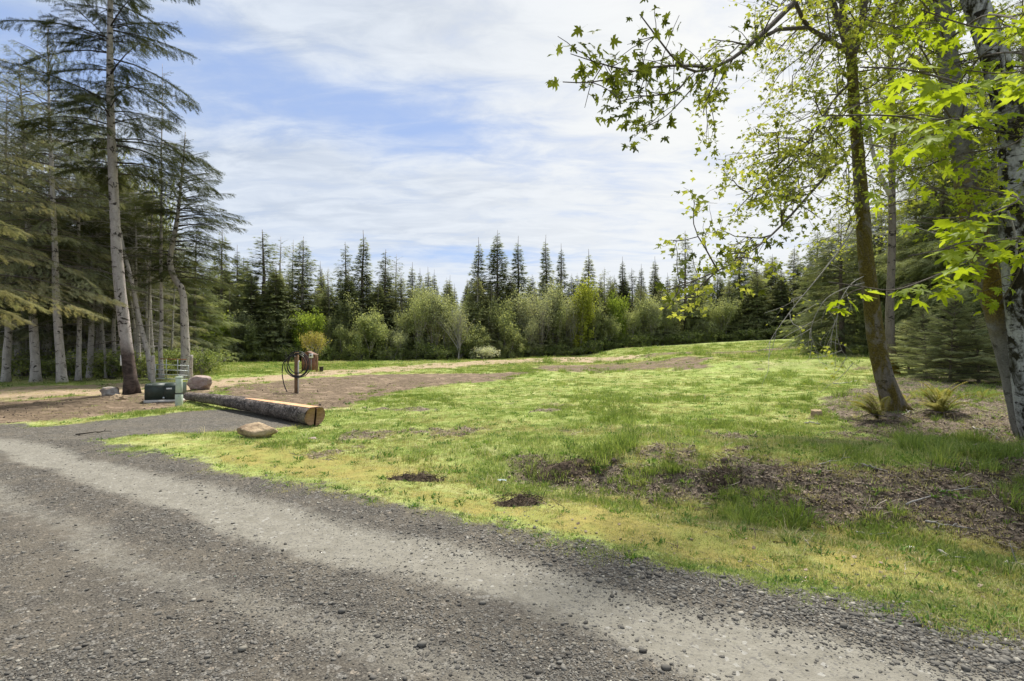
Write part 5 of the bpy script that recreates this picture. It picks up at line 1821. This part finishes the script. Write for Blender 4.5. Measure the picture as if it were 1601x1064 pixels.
# ------------------------------------------------------------------ sword ferns
def frond_mesh(seed, L=0.62):
    r = R_(seed)
    g = Geo()
    n = 12
    s = np.linspace(0, 1, n)
    P = np.stack([L * 0.75 * s, np.zeros(n), L * (0.95 * s - 0.55 * s * s)], 1)
    g.tube(P, np.linspace(0.004, 0.0015, n), 4)
    for k in range(1, n * 2):
        t = k / (n * 2)
        p = np.array([np.interp(t, s, P[:, j]) for j in range(3)])
        l = 0.085 * math.sin(math.pi * min(1, t * 0.9 + 0.12)) ** 0.7 * L / 0.62
        for sg in (-1, 1):
            V = [p, p + (0.012, sg * l * 0.5, 0.004), p + (0.02, sg * l, -0.012), p + (0.02, 0, 0.002)]
            g.add(np.array(V), Q=[(0, 1, 2, 3)], tint=r.uniform(0.2, 1.0))
    return g.mesh('frond', M['fern'])


FROND = [frond_mesh(k) for k in range(3)]


def fern(px, py, n, S, label, seed, spread=1.0, bias=None):
    r = R_(seed)
    g = ground_at(px, py)
    root = thing('sword_fern', label, 'fern', (g[0], g[1], hz_(g[0], g[1])), 0, 'sword ferns round the maples')
    for k in range(n):
        f = link('frond', FROND[k % 3], root)
        f.rotation_euler = (r.normal(0, 0.15), -r.uniform(-0.15, 0.75) * spread, (k / n * 6.28 + r.normal(0, 0.25)) if bias is None else bias + r.normal(0, 0.7))
        s = S * r.uniform(0.7, 1.15)
        f.scale = (s, s, s)


fern(1471, 651, 30, 1.3, 'large yellowish sword fern in the mulch right of the mossy maple', 31)
fern(1374, 658, 15, 1.2, 'sparse sword fern fanning left from the foot of the mossy maple', 32, 1.0, 3.0)
fern(1412, 634, 7, 0.85, 'small upright fern tucked behind the mossy maple foot', 33, 0.6)
fern(1535, 628, 6, 0.7, 'low dark green fern halfway between the maple and the right edge', 34, 1.3)
r = R_(35)
st = Geo()
for k in range(46):
    a = r.uniform(0, 6.28)
    st.tube([(0, 0, 0.05), (0.25 * math.cos(a), 0.2 * math.sin(a), 0.10), (0.55 * math.cos(a), 0.4 * math.sin(a), -0.02)], [0.006, 0.004, 0.002], 3)
for px, py, lb in ((1471, 653, 'brown heap of dead fronds under the large sword fern'), (1385, 660, 'brown heap of dead fronds at the foot of the mossy maple')):
    g = ground_at(px, py)
    o = link('dead_fronds', st.mesh('dead_fronds', M['bark_brown']), None, (g[0], g[1], hz_(g[0], g[1]) + 0.02))
    tag(o, lb, 'dead fronds')

# ------------------------------------------------------------------ rocks
def rock(label, px, py, size, mat, seed, rz=0, under=0.0, name='rock', cat='rock', sink=0.04):
    import bmesh
    r = R_(seed)
    bm = bmesh.new()
    bmesh.ops.create_icosphere(bm, subdivisions=4, radius=0.5)
    V = np.array([v.co[:] for v in bm.verts])
    F = np.array([[v.index for v in f.verts] for f in bm.faces])
    bm.free()
    U = V / np.linalg.norm(V, axis=1)[:, None]
    rr = np.full(len(V), 0.5)
    for k in range(16):
        nrm = r.normal(0, 1, 3)
        nrm /= np.linalg.norm(nrm)
        dd = U @ nrm
        off = r.uniform(0.27, 0.46)
        rr = np.minimum(rr, np.where(dd > 0.05, off / np.maximum(dd, 0.05), 9))
    V = U * rr[:, None]
    V += 0.045 * np.stack([fbm(U[:, 0] * 3 + 9, U[:, 1] * 3 + U[:, 2] * 4, 1.5, 4, seed + j) - 0.5 for j in range(3)], 1) * 2
    V = V * np.array(size)
    V[:, :2] *= (1 - under * ss(-V[:, 2], -0.02 * size[2], 0.14 * size[2]))[:, None]
    V[:, 2] = np.maximum(V[:, 2], -size[2] * 0.32)
    zmin = V[:, 2].min()
    g = ground_at(px, py)
    o = link(name, mesh_from(name, V - np.array((0, 0, zmin)), F, mat, False), None, (g[0], g[1] + size[1] * 0.4, hz_(g[0], g[1] + size[1] * 0.4) - sink))
    o.rotation_euler = (0, 0, rz)
    return tag(o, label, cat)


rock('large pinkish brown boulder between the log end and the gate', 308, 610, (0.86, 0.7, 0.66), M['rock_pink'], 5, 0.2, under=0.15, name='boulder', cat='boulder')
rock('tan weathered rock with a dark undercut lying in front of the log', 393, 686, (0.66, 0.46, 0.36), M['rock_tan'], 9, 0.3, under=0.22, sink=0.05)
rock('pale grey and white flat rock left of the large fir foot', 163, 618, (0.62, 0.5, 0.36), M['rock_grey'], 14, 0.5)
rock('small tan rock in front of the pale grey rock', 177, 627, (0.46, 0.35, 0.30), M['rock_tan'], 17, 0.1)
rock('small buff stone in the grass left of the mossy maple', 1281, 652, (0.28, 0.25, 0.24), M['rock_tan'], 21)
rock('small half buried brown stone in the grass right of the tan rock', 487, 686, (0.30, 0.22, 0.10), M['rock_pink'], 25, sink=0.05)

# ------------------------------------------------------------------ the felled log
pA = at(287, 0, 14.6)[:2]
gA = ground_at(290, 627)
gB = ground_at(486, 666)
A3 = np.array((gA[0], gA[1] + 0.1, hz_(gA[0], gA[1]) + 0.14))
B3 = np.array((gB[0] + 0.03, gB[1] + 0.12, hz_(gB[0], gB[1]) + 0.20))
rA, rB = 0.105, 0.195
logt = thing('felled_log', 'long barked log lying on the ground with a split pale cut end', 'log', tuple(B3))
D = A3 - B3
Ln = np.linalg.norm(D)
D /= Ln
side = np.cross(D, (0, 0, 1.0))
side /= np.linalg.norm(side)
upv = np.cross(side, D)
r = R_(61)
ns, sd_n = 90, 40
th = np.arange(sd_n) * 2 * math.pi / sd_n
tt = np.linspace(0, 1, ns)
V = []
for t_ in tt:
    rad = rB + (rA - rB) * t_
    rr = rad * (1 + 0.10 * (fbm(th * 2.2, np.full(sd_n, t_ * 26), 1.0, 4, 71) - 0.5) * 2)
    cen = D * Ln * t_ + upv * 0.03 * math.sin(t_ * 3)
    cy, sy = np.cos(th) * rr, np.sin(th) * rr
    flat = rad * (0.80 if t_ < 0.48 else 2)
    sy = np.minimum(sy, flat)
    V.append(cen + side * cy[:, None] + upv * sy[:, None])
V = np.array(V).reshape(-1, 3)
i = np.arange(ns - 1)[:, None] * sd_n
j = np.arange(sd_n)[None]
k = (j + 1) % sd_n
Q = np.stack([i + j, i + sd_n + j, i + sd_n + k, i + k], -1).reshape(-1, 4)
mlog, t, out = material('log_bark')
ob_ = t.new('ShaderNodeTexCoord').outputs['Object']
nb_ = t.noise(ob_, 7, 6, 0.7, 0.8)
nf_ = t.noise(ob_, 30, 4, 0.7)
cc = t.mix(t.range(nb_, 0.35, 0.6), (0.17, 0.14, 0.12), (0.055, 0.045, 0.04))
cc = t.mix(t.math('MULTIPLY', t.range(nf_, 0.5, 0.7), 0.8), cc, (0.42, 0.38, 0.34))
principled(t, out, cc, 0.9, 0.2, bump=t.math('ADD', nb_, nf_), bump_s=1.0, bump_d=0.03)
link('bark', mesh_from('log_bark', V, Q, mlog, True), logt)
mcut, t, out = material('fresh_cut_wood')
ob_ = t.new('ShaderNodeTexCoord').outputs['Object']
n_ = t.noise(t.scalev(ob_, (3, 3, 18)), 3, 5, 0.6)
cc = t.mix(t.range(n_, 0.35, 0.65), (0.24, 0.14, 0.075), (0.36, 0.225, 0.125))
cc = t.mix(t.math('MULTIPLY', t.range(t.noise(ob_, 14, 4), 0.5, 0.7), 0.35), cc, (0.26, 0.15, 0.08))
principled(t, out, cc, 0.8, 0.2, bump=n_, bump_s=0.4)
mtop, t, out = material('sawn_top_wood')
ob_ = t.new('ShaderNodeTexCoord').outputs['Object']
n_ = t.noise(ob_, 9, 5, 0.7)
cc = t.mix(t.range(n_, 0.35, 0.65), (0.50, 0.26, 0.13), (0.62, 0.40, 0.24))
principled(t, out, cc, 0.85, 0.15, bump=n_, bump_s=0.4)
# sawn strip on top
V, Q = [], []
for k in range(31):
    t_ = 0.004 + 0.46 * k / 30
    rad = rB + (rA - rB) * t_
    hw = rad * 0.55 * (1 - 0.8 * max(0, (k - 18) / 12) ** 1.5)
    cen = D * Ln * t_ + upv * (0.03 * math.sin(t_ * 3) + rad * 0.80 + 0.006)
    V += [cen - side * hw, cen + side * hw]
for k in range(30):
    Q.append((2 * k, 2 * k + 2, 2 * k + 3, 2 * k + 1))
link('sawn_strip', mesh_from('sawn_strip', V, np.array(Q), mtop), logt, label='flat orange strip sawn along the top of the log')
# cut end: two halves with a dark crack between
for sg in (-1, 1):
    V = [side * sg * 0.012]
    rim = []
    for a in np.linspace(-math.pi / 2, math.pi / 2, 16):
        c_, s_ = math.cos(a) * sg, math.sin(a)
        sy = min(rB * 0.99 * s_, rB * 0.80)
        rim.append(side * (sg * 0.014 + c_ * rB * 0.93 + 0.02 * s_) + upv * sy * 0.97)
    Vf = np.array(rim) - D * (0.012 + (0.02 if sg > 0 else 0))
    Vb = np.array(rim) * 0.75 + D * 0.30
    n = len(rim)
    VV = np.vstack([Vf, Vb, [Vf.mean(0)]])
    Tt = [(2 * n, a, (a + 1) % n) for a in range(n)]
    Qq = [(a, (a + 1) % n, n + (a + 1) % n, n + a) for a in range(n)]
    link('cut_face', mesh_from('cut_face', VV, [np.array(Tt), np.array(Qq)], mcut), logt)

# ------------------------------------------------------------------ utility cabinet, pedestal, posts, gate
mgreen = simple_material('dark_green_paint', (0.028, 0.042, 0.032), 0.5, var=0.2, dirt=(0.12, 0.10, 0.07), dirt_amt=0.25)
mgreen2 = simple_material('pale_green_paint', (0.42, 0.48, 0.39), 0.6, var=0.08, dirt=(0.20, 0.22, 0.16), dirt_amt=0.35)
mpad = simple_material('pale_concrete', (0.50, 0.47, 0.42), 0.9, var=0.15)
mwhite = simple_material('white_plastic', (0.75, 0.75, 0.72), 0.5, var=0.05)
mgalv = simple_material('galvanised_steel', (0.42, 0.46, 0.46), 0.45, 0.6, 0.2, dirt=(0.24, 0.17, 0.12), dirt_amt=0.3)
mrust = simple_material('rusty_steel', (0.30, 0.13, 0.06), 0.8, 0.2, 0.35)
mblack = simple_material('black_rubber', (0.018, 0.018, 0.02), 0.5, var=0.2)
mpost = bark_material('weathered_post_wood', (0.26, 0.165, 0.095), (0.12, 0.075, 0.045), bands=0.2)
mbrown = simple_material('brown_painted_wood', (0.20, 0.09, 0.06), 0.7, var=0.25)
mlabelred = simple_material('orange_sticker', (0.55, 0.20, 0.06), 0.6)

g = ground_at(251, 628)
cx, cy = g[0] - 0.02, g[1] + 0.25
cab = thing('utility_cabinet', 'low dark green metal utility cabinet beside the pale green pedestal', 'utility box', (cx, cy, hz_(cx, cy)), 0.22)
W, Dp, Hh = 0.80, 0.50, 0.42
b = Geo()
b.box((0, 0, 0.0), (W + .03, Dp + .03, 0.10))
link('base_pad', b.mesh('base_pad', mpad), cab)
# body: a box with a sloping top front edge, extruded from its profile
prof = [(-Dp / 2, 0.05), (-Dp / 2, 0.05 + Hh * 0.86), (-Dp / 2 + 0.07, 0.05 + Hh), (Dp / 2, 0.05 + Hh), (Dp / 2, 0.05)]


def extr(prof, x0, x1):
    n = len(prof)
    V = [(x0, p[0], p[1]) for p in prof] + [(x1, p[0], p[1]) for p in prof]
    Q = [(a, (a + 1) % n, n + (a + 1) % n, n + a) for a in range(n)]
    T = [(0, a + 1, a) for a in range(1, n - 1)] + [(n, n + a, n + a + 1) for a in range(1, n - 1)]
    return np.array(V, float), np.array(Q), np.array(T)


for x0, x1 in ((-W / 2, 0.045), (0.055, W / 2)):
    V, Q, T = extr(prof, x0, x1)
    link('housing', mesh_from('housing', V, [Q, T], mgreen), cab)
V, Q, T = extr([(a * 0.97, bb - 0.004 if bb > 0.1 else bb) for a, bb in prof], 0.045, 0.055)
link('seam', mesh_from('seam', V, [Q, T], mblack), cab)
for c_, s_, mt_, nm in (((0.17, -Dp / 2 - 0.003, 0.34), (0.13, 0.004, 0.04), mwhite, 'sticker'), ((-0.30, -Dp / 2 + 0.035, 0.445), (0.12, 0.012, 0.004), mwhite, 'sticker'),
                        ((-W / 2 - 0.003, -0.05, 0.25), (0.004, 0.12, 0.18), mlabelred, 'sticker'), ((-W / 2 - 0.003, -0.2, 0.16), (0.004, 0.09, 0.10), mwhite, 'sticker'),
                        ((0.05, -Dp / 2 - 0.02, 0.10), (0.04, 0.03, 0.05), mgalv, 'latch')):
    b = Geo()
    b.box(c_, s_)
    link(nm, b.mesh(nm, mt_), cab)
b = Geo()
b.box((0.0, -Dp / 2 - 0.006, 0.405), (W * 0.98, 0.012, 0.012))
link('lid_edge', b.mesh('lid_edge', mgreen), cab)

g = ground_at(277, 634)
ped = thing('utility_pedestal', 'tall narrow pale green telecom pedestal standing at the far end of the log', 'utility pedestal', (g[0], g[1] + 0.08, hz_(g[0], g[1])), 0.15)
ped.scale = (0.74, 0.8, 1.03)
b = Geo()
b.box((0, 0, 0.14), (0.19, 0.15, 0.34), bevel=0.012)
link('lower_body', b.mesh('lower_body', mgreen2), ped)
b = Geo()
b.box((0, 0, 0.50), (0.175, 0.14, 0.37), bevel=0.02)
link('upper_cover', b.mesh('upper_cover', mgreen2), ped)
b = Geo()
b.box((0, 0, 0.695), (0.195, 0.16, 0.035), bevel=0.012)
link('cap', b.mesh('cap', mgreen2), ped)
b = Geo()
b.box((0, 0, 0.305), (0.20, 0.16, 0.014))
link('seam_band', b.mesh('seam_band', mblack), ped)
b = Geo()
b.tube([(0.02, -0.08, 0.25), (0.02, -0.095, 0.25)], 0.012, 8)
link('lock', b.mesh('lock', mgalv), ped)


def log_post(label, px, py, h, rad, mat, seed, lean=0.0):
    r = R_(seed)
    g = ground_at(px, py)
    b = Geo()
    n = 9
    z = np.linspace(-0.1, h, n)
    b.tube(np.stack([lean * z + r.normal(0, .004, n), r.normal(0, .004, n), z], 1), rad * r.uniform(0.93, 1.07, n), 12, rough=0.03, rng=r)
    for k in range(4):
        a = r.uniform(3.5, 5.9)
        zz_ = r.uniform(0.2, 0.9) * h
        p = np.array((rad * 0.9 * math.cos(a) + lean * zz_, rad * 0.9 * math.sin(a), zz_))
        b.tube([p, p + 0.03 * np.array((math.cos(a), math.sin(a), 0))], [0.02, 0.016], 6)
    o = link('gate_post', b.mesh('gate_post', mat, True), None, (g[0], g[1], hz_(g[0], g[1])))
    tag(o, label, 'post')
    return o


lp = log_post('rough grey log post at the left end of the metal gate', 240, 598, 1.02, 0.075, M['bark_pale'], 3, -0.02)
rp = log_post('knotty white log post at the right end of the metal gate', 299, 597, 1.02, 0.058, bark_material('knotty_white_bark', (0.55, 0.51, 0.44), (0.10, 0.08, 0.07), bands=0.9), 4, 0.01)
# gate between the posts
ga, gb = np.array(lp.location) + (0.10, 0, 0), np.array(rp.location) + (-0.07, -0.0, 0)
gate = thing('metal_gate', 'galvanised tube gate with a rusty top rail between two log posts', 'gate', tuple(ga))
dv = gb - ga
dv[2] = 0
for k, (zl, zr) in enumerate(((0.90, 0.86), (0.69, 0.62), (0.50, 0.42), (0.32, 0.24), (0.16, 0.08))):
    b = Geo()
    m1, m2 = (0.0, 1.0) if k else (0.12, 0.92)
    b.tube([dv * m1 + (0, 0, zl), dv * 0.5 + (0, 0, (zl + zr) / 2), dv * m2 + (0, 0, zr)], 0.016, 8)
    o = link('rail', b.mesh('rail', mrust if k == 0 else mgalv, True), gate)
    if k == 0:
        o['label'] = 'rusty brown top rail'
for q, zt, zb in ((0.0, 0.70, 0.14), (0.32, 0.89, 0.10), (0.66, 0.88, 0.08), (0.98, 0.64, 0.06)):
    b = Geo()
    b.tube([dv * q + (0, -0.02, zb), dv * q + (0, -0.02, zt)], 0.013, 8)
    link('upright', b.mesh('upright', mgalv, True), gate)
# the white notice on the thin stem
nt = at(190.5, 563, 18.6)
b = Geo()
b.box((0, 0, 0), (0.10, 0.012, 0.38), bevel=0.003)
o = link('notice', b.mesh('notice', mwhite), None, tuple(nt))
tag(o, 'small white upright notice fixed to the thin stem left of the large fir trunk', 'sign')

# ---- wooden post with hose
g = ground_at(464, 613)
hp = thing('wooden_post', 'square brown wooden post carrying a coiled black hose', 'post', (g[0], g[1], hz_(g[0], g[1])))
b = Geo()
b.box((0, 0, 0.58), (0.105, 0.105, 1.36), bevel=0.008)
link('post_shaft', b.mesh('post_shaft', mpost), hp)
b = Geo()
b.tube([(0.075, -0.05, -0.05), (0.075, -0.05, 0.85), (0.08, -0.05, 0.97), (0.11, -0.05, 1.0)], 0.019, 8)
link('conduit', b.mesh('conduit', mwhite, True), hp)
hx, hy, h0 = g[0], g[1], hz_(g[0], g[1])
hose = Geo()
rr = R_(7)
n = 150
q = np.linspace(0, 1, n)
ang = q * 2 * math.pi * 3.1 + 1.6
Rr = 0.27 + 0.05 * np.sin(q * 9) + 0.05 * q
path = np.stack([0.05 + Rr * np.cos(ang), -0.075 - 0.012 * np.sin(q * 25), 0.90 + Rr * 1.12 * np.sin(ang)], 1)
tail = np.array([(-0.22, -0.09, 1.10), (-0.37, -0.12, 0.95), (-0.40, -0.12, 0.6), (-0.33, -0.13, 0.25), (-0.20, -0.15, -0.01)])
hose.tube(path, 0.0155, 6)
hose.tube(smooth_path(np.vstack([[0.0, -0.08, 1.2], tail]), 24), 0.0155, 6)
loop2 = np.linspace(0, 2 * math.pi, 60)
hose.tube(np.stack([0.08 + 0.42 * np.cos(loop2) * 0.95, -0.11 + 0 * loop2, 0.86 + 0.37 * np.sin(loop2)], 1)[20:56], 0.0135, 6)
o = link('hose', hose.mesh('hose', mblack, True), None, (hx, hy, h0))
tag(o, 'coiled black water hose hung on the square wooden post', 'hose')
b = Geo()
b.tube([(0.0, -0.05, 1.14), (0.0, -0.14, 1.15)], 0.015, 6)
link('hose_hook', b.mesh('hose_hook', mgalv, True), hp)

# ---- meter cabinet on its post behind
g = ground_at(484, 579)
KX, KY, KZ = g[0] + 0.02, g[1], hz_(g[0], g[1])
kio = thing('meter_cabinet', 'small brown wooden meter cabinet with a pitched roof behind the hose post', 'cabinet', (KX, KY, KZ))
mroof = simple_material('brown_shingle_roof', (0.20, 0.12, 0.085), 0.85, var=0.3)
b = Geo()
b.box((-0.05, 0, 0.42), (0.62, 0.40, 0.86))
link('cabinet_body', b.mesh('cabinet_body', mbrown), kio)
b = Geo()
b.box((-0.08, -0.205, 0.42), (0.46, 0.02, 0.66))
link('door', b.mesh('door', simple_material('reddish_door', (0.27, 0.13, 0.10), 0.7)), kio)
V, Q, T = extr([(-0.28, 0.84), (-0.28, 0.87), (0, 0.87), (0, 0.84)], -0.1, 0.1)
for sg in (-1, 1):
    b = Geo()
    M_ = Matrix.Rotation(sg * 0.42, 3, 'Y')
    b.box((-0.05 + sg * 0.20, 0, 0.93), (0.47, 0.56, 0.03), M=M_)
    link('roof_slope', b.mesh('roof_slope', mroof), kio)
V = np.array([(-0.36, -0.19, 0.85), (0.26, -0.19, 0.85), (-0.05, -0.19, 1.0), (-0.36, 0.19, 0.85), (0.26, 0.19, 0.85), (-0.05, 0.19, 1.0)])
link('gable', mesh_from('gable', V, [np.array([(0, 1, 2), (3, 5, 4)]), np.array([(0, 3, 4, 1)])][:1], mbrown), kio)
b = Geo()
b.box((0.17, -0.25, 0.80), (0.20, 0.11, 0.22), bevel=0.01)
mb = link('meter_box', b.mesh('meter_box', mwhite), kio)
b = Geo()
b.tube([(0.17, -0.305, 0.82), (0.17, -0.335, 0.82)], 0.05, 14)
link('meter_dial', b.mesh('meter_dial', simple_material('meter_glass', (0.12, 0.13, 0.14), 0.25)), mb)
b = Geo()
b.tube([(0.17, -0.25, 0.70), (0.17, -0.25, 0.0)], 0.018, 8)
link('conduit', b.mesh('conduit', mgalv, True), kio)
b = Geo()
b.box((-0.27, -0.24, 0.86), (0.12, 0.06, 0.22), bevel=0.01)
link('meter_box', b.mesh('meter_box', mwhite), kio)

g = ground_at(494, 581)
b = Geo()
b.box((0, 0, 0.38), (0.10, 0.10, 0.86), bevel=0.008)
b.tube([(-0.03, -0.06, 0.5), (-0.03, -0.06, 0.84)], 0.02, 8)
o = link('stub_post', b.mesh('stub_post', mpost), None, (g[0] + 0.05, g[1], hz_(g[0], g[1])))
tag(o, 'short wooden stub post right of the meter cabinet', 'post')
b = Geo()
b.tube([(0, 0, 0), (0, 0, 0.02), (0, 0, 0.24), (0, 0, 0.245)], [0.08, 0.09, 0.105, 0.11], 16)
o = link('bucket', b.mesh('bucket', mblack, True), None, (g[0] + 0.28, g[1], hz_(g[0] + .28, g[1])))
tag(o, 'small black bucket on the ground beside the stub post', 'bucket')

# ------------------------------------------------------------------ single things lying about
def heap(label, px, py, sx, sy, h, seed):
    """low heap of dark turned turf and roots"""
    r = R_(seed)
    n = 34
    gx_, gy_ = np.meshgrid(np.linspace(-1, 1, n), np.linspace(-1, 1, n))
    rr_ = np.hypot(gx_, gy_)
    g = ground_at(px, py)
    X, Y = g[0] + gx_ * sx, g[1] + gy_ * sy
    nz = fbm(X, Y, 7, 4, seed)
    z = hv(X.ravel(), Y.ravel()).reshape(n, n) + h * (np.clip(1 - rr_, -0.3, 1)) * (0.2 + 1.7 * nz) + (fbm(X, Y, 26, 2, seed + 4) - 0.5) * 0.05 * (rr_ < 0.95) - 0.01
    i = np.arange(n - 1)[:, None] * n
    j = np.arange(n - 1)[None]
    F = np.stack([i + j, i + j + 1, i + n + j + 1, i + n + j], -1).reshape(-1, 4)
    o3 = np.array((g[0], g[1], g[2]))
    V = np.stack([X.ravel(), Y.ravel(), z.ravel()], 1) - o3
    gg = Geo()
    gg.add(V, Q=F)
    for k in range(110):
        a, q_ = r.uniform(0, 6.28), math.sqrt(r.uniform(0, 1))
        x_, y_ = g[0] + sx * q_ * math.cos(a), g[1] + sy * q_ * math.sin(a)
        z_ = hz_(x_, y_) + h * (1 - q_) * 0.9 + 0.01 if k < 40 else g[2] + h * (1 - q_) * 0.9 + 0.01
        d = r.normal(0, 1, 3) * (1, 1, 0.35)
        d = d / np.linalg.norm(d) * r.uniform(0.03, 0.12)
        p = np.array((x_, y_, z_)) - o3
        gg.tube([p, p + d * 0.5 + (0, 0, 0.01), p + d], [0.004, 0.003, 0.001], 3, cap=False)
    m_ = bpy.data.materials.get('turned_earth')
    if m_ is None:
        m_, t, out = material('turned_earth')
        ob_ = t.new('ShaderNodeTexCoord').outputs['Object']
        n1 = t.noise(ob_, 26, 6, 0.75)
        c = t.mix(t.range(n1, 0.35, 0.68), (0.026, 0.020, 0.014), (0.14, 0.105, 0.075))
        principled(t, out, c, 0.95, 0.1, bump=n1, bump_s=1.0, bump_d=0.03)
    o = link('soil_heap', gg.mesh('soil_heap', m_), None, tuple(o3))
    tag(o, label, 'soil heap')


heap('low heap of dark torn turf nearer the road centre, left of its twin', 652, 750, 0.36, 0.11, 0.09, 71)
heap('low heap of dark torn turf closest to the road, right of its twin', 812, 784, 0.30, 0.13, 0.09, 73)
heap('dark torn turf clump at the left tip of the rough bank', 880, 738, 0.50, 0.20, 0.10, 75)
heap('dark earth lump where the twig covered bank begins', 1130, 752, 0.26, 0.16, 0.08, 77)


def stick(label, pts, rad, seed, mat='twig_pale', name='fallen_branch'):
    r = R_(seed)
    W_ = np.array([ground_at(a, b) for a, b in pts])
    W_[:, 2] = hv(W_[:, 0], W_[:, 1]) + rad * 1.2 + 0.01
    c = W_[0].copy()
    P = smooth_path(W_, 10) - c
    P += r.normal(0, 0.008, P.shape)
    b = Geo()
    b.tube(P, np.linspace(rad, rad * 0.35, 10), 6, rough=0.1, rng=r)
    for k in (4, 7):
        d = P[k] - P[k - 1]
        d = d / np.linalg.norm(d) + r.normal(0, 0.5, 3) * (1, 1, 0.2) + (0, 0, 0.1)
        b.tube([P[k], P[k] + d * 0.08, P[k] + d * 0.16], [rad * .5, rad * .35, rad * .15], 4)
    o = link(name, b.mesh(name, M[mat], True), None, tuple(c))
    tag(o, label, 'branch')


stick('weathered grey branch lying in the grass behind and left of the mossy maple', [(1302, 600), (1325, 600), (1345, 594)], 0.022, 1)
stick('short grey stick in the grass beside the buff stone', [(1258, 660), (1283, 662)], 0.016, 2)
stick('thin pale stick slanting over the top of the bank near its left end', [(1278, 730), (1310, 720), (1330, 715)], 0.008, 3)
stick('stout stub of branch poking from the grass above the bank', [(1345, 727), (1362, 734), (1372, 738)], 0.014, 4)
stick('long curved pale twig lying across the twiggy bank', [(1415, 792), (1450, 775), (1490, 768), (1530, 762)], 0.009, 5)
stick('pale straight stick low on the bank toward the right', [(1448, 822), (1475, 824), (1495, 825)], 0.012, 6)
stick('grey stick flat in the moss where the grass meets the road bank', [(1335, 836), (1360, 838), (1385, 840)], 0.010, 7)
stick('long thin dead twig trailing down from the bank foot across the moss', [(1160, 825), (1200, 830), (1250, 842), (1290, 852)], 0.006, 8, 'twig')
stick('thick pale stick angled in the grass at the right edge of the bank foot', [(1465, 860), (1480, 868), (1495, 875)], 0.014, 9)
stick('grey stick near the right border above the mossy verge', [(1565, 878), (1585, 880), (1601, 882)], 0.012, 10)
stick('slender fork of twig leaning over the bank crest at right', [(1520, 738), (1545, 730), (1575, 722)], 0.008, 11)
stick('thin dead twig in the mulch right of the large fern', [(1520, 668), (1545, 678), (1562, 690)], 0.009, 12)
stick('pale stick in the mulch between the ferns', [(1405, 652), (1422, 645), (1430, 640)], 0.010, 13)
stick('dark twig lying on the gravel left of the tan rock', [(118, 682), (140, 678), (175, 676)], 0.014, 14, 'bark_dark')

# one larger near pebble or two on the road, seen singly
for k, (px, py, s, mt_, lb) in enumerate([(380, 1017, .022, sm2, 'single cream coloured pebble on the road near the bottom edge'), (225, 1040, .018, sm2, 'small pale pebble left of the cream pebble on the road'),
                                          (457, 912, .016, sm2, 'lone yellowish pebble in the middle of the road'), (660, 1012, .026, sm1, 'dark round stone on the road right of centre bottom'),
                                          (755, 945, .022, sm1, 'dark angular stone on the light wheel track'), (1042, 1050, .024, sm1, 'dark stone on the road below the moss verge'),
                                          (1005, 1022, .020, sm1, 'grey round stone on the light wheel track at right'), (535, 960, .026, sm1, 'dark flat stone in the loose strip between tracks')]):
    g = ground_at(px, py)
    o = link('pebble', pebble('pebble', 200 + k, mt_), None, (g[0], g[1], hz_(g[0], g[1]) + s * 0.4))
    o.scale = (s, s, s)
    tag(o, lb, 'pebble', 'loose pebbles on the road')
g = ground_at(785, 753)
b = Geo()
r = R_(88)
n = 8
gx_, gy_ = np.meshgrid(np.linspace(-1, 1, n), np.linspace(-1, 1, n))
V = np.stack([gx_.ravel() * 0.05, gy_.ravel() * 0.03, 0.03 + r.uniform(0, 0.025, n * n)], 1)
i = np.arange(n - 1)[:, None] * n
j = np.arange(n - 1)[None]
b.add(V, Q=np.stack([i + j, i + j + 1, i + n + j + 1, i + n + j], -1).reshape(-1, 4))
o = link('plastic_scrap', b.mesh('plastic_scrap', simple_material('pale_blue_plastic', (0.22, 0.30, 0.32), 0.6)), None, (g[0], g[1], hz_(g[0], g[1])))
tag(o, 'crumpled pale blue scrap of plastic in the grass behind the twin turf heaps', 'litter')
g = ground_at(1422, 855)
o = link('white_scrap', pebble('white_scrap', 303, mwhite), None, (g[0], g[1], hz_(g[0], g[1]) + 0.015))
o.scale = (.035, .025, .03)
tag(o, 'small white scrap at the foot of the twiggy bank', 'litter')
